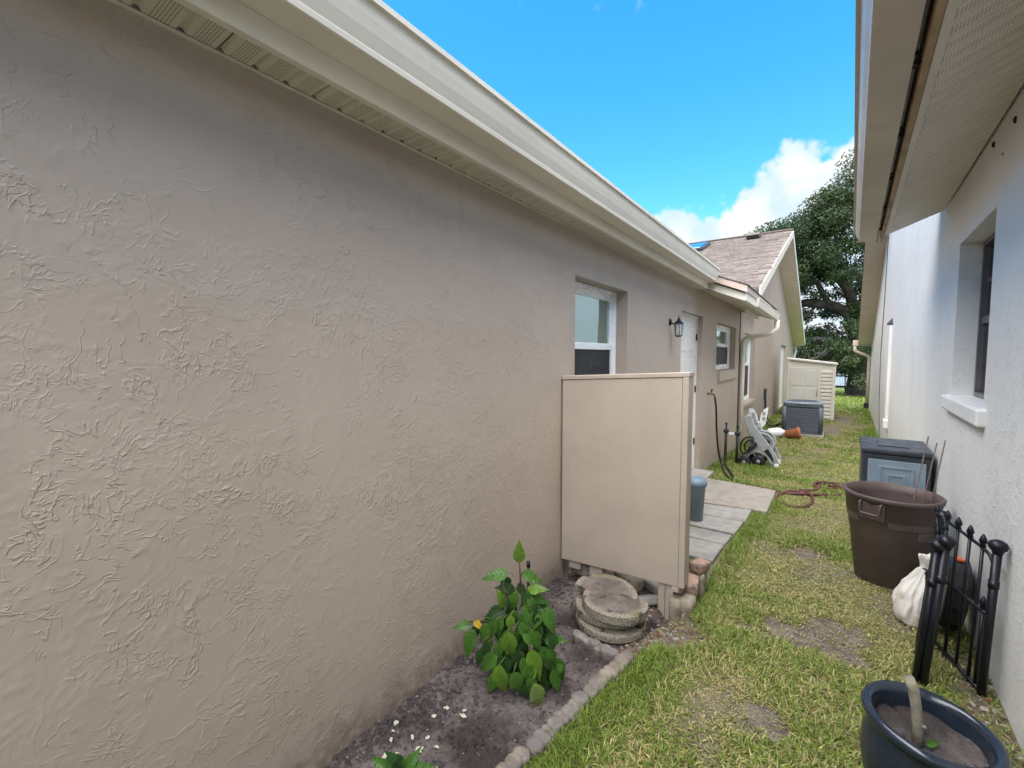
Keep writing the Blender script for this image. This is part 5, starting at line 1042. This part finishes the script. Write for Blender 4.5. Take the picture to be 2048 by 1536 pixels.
# ================================================================== LAWN BLADES
rs = np.random.RandomState(4)
GYa, GZa = np.array(GY), np.array(GZ)
def blades(N, y0, y1, x0, x1, lmin, lmax, wd):
    y = rs.uniform(y0, y1, N); x = rs.uniform(x0, x1, N)
    ex = np.interp(y, [.2, .9, 1.33, 1.75, 2.17, 2.35, 3.05, 3.06, 3.62, 3.63, 5.40, 5.41, 6.70, 6.71, 30], [-.97, -.925, -.89, -.845, -.77, -.74, -.70, -.66, -.66, -.655, -.63, -.49, -.49, -1.55, -1.55])
    ok = (x > ex) & (x < .60+.0323*y)
    ok &= ~((x > -1.0) & (x < -.04) & (y > 13.2) & (y < 14.3)) & ~((x > -1.2) & (x < .18) & (y > 17.85) & (y < 19.4))
    b = bare(x, y); ok &= rs.rand(N) > b
    x, y, b = x[ok], y[ok], b[ok]; n = len(x)
    green = np.clip(.5+1.5*(vnoise(x, y, 2.2, 11)-.5)+.7*(vnoise(x, y, 6, 12)-.5), 0, 1)
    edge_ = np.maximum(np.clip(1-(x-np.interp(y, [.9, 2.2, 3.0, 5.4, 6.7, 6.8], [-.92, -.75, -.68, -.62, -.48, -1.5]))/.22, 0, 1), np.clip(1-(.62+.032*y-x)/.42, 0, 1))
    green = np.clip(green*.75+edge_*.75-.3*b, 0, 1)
    green = np.where((y > 6.7) & (y < 9.3), np.clip(green+.25, 0, 1), green); green = np.where(y > 20, np.clip(green+.4, 0, 1), green)
    L = rs.uniform(lmin, lmax, n)*(.55+.75*green)*(1-.35*b); wv = wd*rs.uniform(.7, 1.25, n)
    az_ = rs.uniform(0, 2*np.pi, n); tilt = np.clip(rs.normal(1.02-.30*green, .30, n), .1, 1.5)
    dx, dy = np.cos(az_), np.sin(az_); sx, sy = -dy, dx
    z0 = np.interp(y, GYa, GZa)+.002
    P = np.zeros((n, 5, 3))
    for i, (t, ww) in enumerate(((0, 1), (.5, .85), (1, 0))):
        bend_ = tilt*(.55+.75*t); r = L*t*np.sin(np.clip(bend_, 0, 1.75)); h = L*t*np.cos(np.clip(bend_, 0, 1.48))
        cxx, cyy, czz = x+dx*r, y+dy*r, z0+np.maximum(h, .002)
        if t < 1:
            P[:, 2*i] = np.stack([cxx-sx*wv*ww/2, cyy-sy*wv*ww/2, czz], 1); P[:, 2*i+1] = np.stack([cxx+sx*wv*ww/2, cyy+sy*wv*ww/2, czz], 1)
        else: P[:, 4] = np.stack([cxx, cyy, czz], 1)
    dry = rs.rand(n) > (.27+.80*green)
    cg = np.array([.19, .285, .05])[None]*(1+.6*(rs.rand(n, 1)-.5)) + np.array([.05, .03, .0])*rs.rand(n, 1)
    cd = np.array([.52, .455, .20])[None]*(1+.7*(rs.rand(n, 1)-.5)); c = np.where(dry[:, None], cd, cg)
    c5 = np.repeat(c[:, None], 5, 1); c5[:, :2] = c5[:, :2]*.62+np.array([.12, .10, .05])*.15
    F = np.array([[0, 1, 3], [0, 3, 2], [2, 3, 4]])[None]+5*np.arange(n)[:, None, None]
    return P.reshape(-1, 3), F.reshape(-1, 3), c5.reshape(-1, 3)
def straw(N, y0, y1, x0, x1, lmin, lmax, wd):
    v, f_, c = blades(N, y0, y1, x0, x1, lmin, lmax, wd); v = v.reshape(-1, 5, 3).copy(); b0 = v[:, :1].copy()
    v[..., 2] = b0[..., 2]+.004+(v[..., 2]-b0[..., 2])*.16+.004*rs.rand(len(v), 1)
    n = len(v); cc = np.array([.40, .34, .16])[None]*(1+.9*(rs.rand(n, 1)-.5)); return v.reshape(-1, 3), f_, np.repeat(cc, 5, 0)
_b = bare
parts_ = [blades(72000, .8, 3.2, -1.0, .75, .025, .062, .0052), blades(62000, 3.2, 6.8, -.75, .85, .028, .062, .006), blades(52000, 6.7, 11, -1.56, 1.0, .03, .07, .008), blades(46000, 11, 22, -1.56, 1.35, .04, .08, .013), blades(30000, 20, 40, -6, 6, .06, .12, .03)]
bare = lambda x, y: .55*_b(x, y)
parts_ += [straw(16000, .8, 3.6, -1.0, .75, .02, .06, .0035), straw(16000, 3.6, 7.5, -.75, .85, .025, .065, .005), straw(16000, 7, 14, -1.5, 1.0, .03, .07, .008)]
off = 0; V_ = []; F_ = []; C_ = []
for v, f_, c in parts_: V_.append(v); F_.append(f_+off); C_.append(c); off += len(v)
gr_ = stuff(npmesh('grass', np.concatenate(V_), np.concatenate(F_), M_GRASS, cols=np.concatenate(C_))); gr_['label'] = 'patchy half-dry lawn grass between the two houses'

# ================================================================== OAK AND OTHER FAR GREENERY
def foliage(centres, per, size, cols, seed, squash=.75):
    r = np.random.RandomState(seed); P = []; Cc = []
    for (cx, cy, cz, rad_) in centres:
        n = int(per*(rad_**2)); d_ = r.normal(size=(n, 3)); d_ /= np.linalg.norm(d_, axis=1)[:, None]; rr = rad_*r.rand(n)**.45
        p = d_*rr[:, None]*np.array([1, 1, squash])+np.array([cx, cy, cz]); P.append(p)
        base = np.array(cols[r.randint(len(cols))]); Cc.append(base[None]*(1+.5*(r.rand(n, 1)-.5)))
    p = np.concatenate(P); c = np.concatenate(Cc); n = len(p); s_ = size*r.uniform(.6, 1.3, n)
    a = r.normal(size=(n, 3)); a /= np.linalg.norm(a, axis=1)[:, None]; b = np.cross(a, r.normal(size=(n, 3))); b /= np.linalg.norm(b, axis=1)[:, None]
    Q = np.stack([p-a*s_[:, None], p+b*s_[:, None]*.45, p+a*s_[:, None], p-b*s_[:, None]*.45], 1).reshape(-1, 3)
    return Q, np.arange(4*n).reshape(-1, 4), np.repeat(c, 4, 0)
OX, OY = 1.35, 33.0; og = gz(OY)
oak = thing('oak_tree', 'big dark live oak with spreading limbs behind the two houses', 'tree', (OX, OY, og))
limbs = [([(OX, OY, og-.3), (OX+.05, OY, 1.0), (OX-.1, OY, 2.6), (OX-.2, OY+.1, 4.2)], [.62, .46, .42, .40]),
         ([(OX-.2, OY, 3.6), (OX-1.6, OY-.4, 4.7), (OX-3.6, OY-.6, 4.9), (OX-6, OY-.3, 5.5), (OX-8, OY, 6.5)], [.34, .28, .22, .15, .07]),
         ([(OX-.2, OY, 4.0), (OX-.9, OY-.2, 6.), (OX-1.8, OY-.3, 8.0), (OX-2.4, OY, 10.2)], [.32, .25, .17, .07]),
         ([(OX-.1, OY, 4.1), (OX+.8, OY+.2, 6.5), (OX+1.2, OY, 9.), (OX+1.5, OY, 12.)], [.34, .27, .18, .07]),
         ([(OX, OY, 3.4), (OX+2, OY-.3, 4.8), (OX+4.5, OY, 6.2), (OX+7, OY, 8)], [.33, .26, .18, .08]),
         ([(OX-.1, OY, 2.2), (OX-1.7, OY-.8, 2.6), (OX-3.4, OY-1.2, 2.2), (OX-4.6, OY-1.2, 1.6)], [.20, .15, .10, .04]),
         ([(OX-1.2, OY-.3, 4.4), (OX-2.2, OY-1.2, 5.8), (OX-3.6, OY-1.6, 7.2), (OX-4.4, OY-1.6, 8.4)], [.18, .14, .10, .05]),
         ([(OX-2.2, OY-.5, 4.8), (OX-2.6, OY-1., 4.0), (OX-3.4, OY-1.2, 3.4)], [.11, .08, .04]),
         ([(OX, OY-.1, 1.7), (OX-1.0, OY-1.5, 2.0), (OX-1.9, OY-2.4, 1.5), (OX-2.6, OY-2.8, .9)], [.16, .12, .08, .04])]
for i, (p, r) in enumerate(limbs):
    pp = crom(p, 5); rr = list(np.interp(np.linspace(0, len(r)-1, len(pp)), range(len(r)), r))
    pp = [q+Vector((mnoise.noise(q*1.1+Vector((i, 0, 0))), mnoise.noise(q*1.1+Vector((0, i, 5))), mnoise.noise(q*1.3+Vector((9, 0, i)))))*(.0 if i == 0 else .22) for q in pp]
    mb = MB(); mb.tube(pp, rr, 10); mb.build('trunk' if i == 0 else 'limb', M_BARK, oak, True)
rg = random.Random(21); twv = MB()
for k in range(60):
    p, r = limbs[rg.randrange(1, len(limbs))]; j = rg.randrange(1, len(p)); q = Vector(p[j]); q0 = Vector(p[j-1]); s0 = q0.lerp(q, rg.random())
    e = s0+Vector((rg.uniform(-1.6, 1.6), rg.uniform(-1.3, 1.3), rg.uniform(-.6, 1.8))); twv.tube(crom([s0, s0.lerp(e, .5)+Vector((rg.uniform(-.3, .3), 0, rg.uniform(-.2, .4))), e], 4), [.05]*4+[.035]*4+[.02], 5)
stuff(twv.build('twigs', M_BARK, oak, True))
# crown: clumps, with gaps; outline set by hand in metres around the trunk
cl = []
top = [(-4.4, 9.2, 1.0), (-3.5, 9.7, 1.0), (-2.7, 9.3, 1.2), (-1.9, 9.6, 1.3), (-1.1, 10.4, 1.3), (-.4, 11.3, 1.2), (.3, 12.2, 1.1), (1.2, 13.2, 1.5), (2.4, 14, 1.8), (4, 14, 2), (6, 13, 2), (8, 11.5, 2), (-5.2, 8.4, 1.), (-6.2, 7.6, 1.1), (-7.4, 6.9, 1.2)]
for x, z, r in top: cl.append((x, OY-.6+rg.uniform(-1, 1), z-r*.7, r))
for k in range(95):
    x = rg.uniform(-4.6, 8.5); zt_ = float(np.interp(x, [-4.5, -2, 0, 2, 5, 9], [8.5, 8.9, 11., 12.8, 12.6, 10])); z = rg.uniform(6.0, zt_)
    cl.append((x, OY+rg.uniform(-3., 2.2), z, rg.uniform(.7, 1.3)))
for k in range(30): cl.append((rg.uniform(-4, 2.2), OY+rg.uniform(-2.5, 2.5), rg.uniform(5.0, 7.), rg.uniform(.45, .9)))
for k in range(22): cl.append((rg.uniform(-4.5, 2), OY+rg.uniform(.5, 4.0), rg.uniform(2.4, 4.6), rg.uniform(.5, .9)))
for k in range(30): cl.append((rg.uniform(-4.5, 1.2), OY+rg.uniform(-1.5, 2.5), rg.uniform(1.0, 3.0), rg.uniform(.5, .9)))
for k in range(16): cl.append((rg.uniform(.0, 2.2), OY+rg.uniform(-2.5, -.4), rg.uniform(.5, 4.5), rg.uniform(.4, .75)))
for x, z, r in ((-4.0, 8.6, 1.2), (-3.2, 9.0, 1.2), (-2.4, 8.8, 1.3), (-4.7, 8.0, 1.1), (-3.6, 7.8, 1.2), (-2.8, 8.0, 1.2), (-1.6, 9.4, 1.2), (-.8, 10.2, 1.2)): cl.append((x, OY-1.0, z, r))
for k in range(16): cl.append((rg.uniform(.3, 2.2), OY+rg.uniform(-3.0, -.8), rg.uniform(.2, 2.6), rg.uniform(.4, .7)))
Q, F, Cc = foliage(cl, 720, .088, [(.048, .082, .028), (.06, .095, .034), (.075, .108, .045), (.04, .07, .028), (.085, .11, .05)], 8)
npmesh('crown', Q, F, M_FOL, oak, cols=Cc)
# second, smaller tree to the left behind the gable
t2 = thing('oak_tree', 'smaller rounded green tree peeking over the shingled ridge', 'tree', (-6.5, 36, gz(36)))
mb = MB(); mb.tube([(-6.5, 36, gz(36)-.2), (-6.4, 36, 3), (-6.2, 36, 7.5)], [.35, .28, .12], 10); mb.build('trunk', M_BARK, t2, True)
c2 = [(rg.uniform(-8.2, -3.8), 36+rg.uniform(-1.2, 1.2), rg.uniform(5.5, 8.8), rg.uniform(.7, 1.2)) for k in range(20)]
Q, F, Cc = foliage(c2, 300, .12, [(.07, .11, .035), (.085, .125, .045), (.06, .095, .035)], 9); npmesh('crown', Q, F, M_FOL, t2, cols=Cc)
for i, (x, y, z, r, lab) in enumerate(((1.9, 37.5, 1.1, 1.3, 'bright green shrub beyond the end of the white house'), (3.4, 39, 1.3, 1.6, 'tall bright shrub at the back fence behind the white house'), (-2.2, 43.5, .2, 1.0, 'low green shrub at the lake edge behind the shed'))):
    s_ = thing('shrub', lab, 'shrub', (x, y, gz(y)))
    mb = MB(); mb.tube([(x, y, gz(y)-.1), (x+.1, y, z)], [.08, .03], 6); mb.build('stem', M_BARK, s_, True)
    cc = [(x+rg.uniform(-r, r)*.6, y+rg.uniform(-r, r)*.5, z+rg.uniform(-r, r)*.75, r*rg.uniform(.35, .55)) for k in range(9)]
    Q, F, Cc = foliage(cc, 500, .10, [(.16, .26, .04), (.12, .21, .035), (.2, .28, .06)], 30+i); npmesh('foliage', Q, F, M_FOL, s_, cols=Cc)
# far shore trees: one mass across the lake
cc = [(rg.uniform(-160, 160), 335+rg.uniform(-4, 8), rg.uniform(1, 6), rg.uniform(3, 6)) for k in range(160)]
Q, F, Cc = foliage(cc, 14, .9, [(.06, .09, .04), (.075, .105, .05)], 50); o = stuff(npmesh('far_woodland', Q, F, M_FOL, cols=Cc)); o['label'] = 'distant tree line across the lake'
# back fence
bf_ = thing('metal_fence', 'black metal picket fence along the lake behind the lawn', 'fence', (.5, 41.5, gz(41.5)))
zf = gz(41.5); 
for z in (zf+.15, zf+1.05): mb = MB(); mb.box(-4, 6, 41.48, 41.52, z, z+.04); mb.build('rail', M_BLACK, bf_)
for k in range(11): mb = MB(); mb.box(-4+k-.03, -4+k+.03, 41.46, 41.54, zf-.1, zf+1.25); mb.build('post', M_BLACK, bf_)
pk0 = None
for k in range(91):
    x = -4+k*.11
    if pk0 is None: mb = MB(); mb.box(-.009, .009, -.009, .009, zf, zf+1.2); pk0 = mb.build('picket', M_BLACK, None); o = pk0
    else: o = pk0.copy(); COL.objects.link(o)
    o.parent = bf_; o.location = (x-.5, 0, -zf)
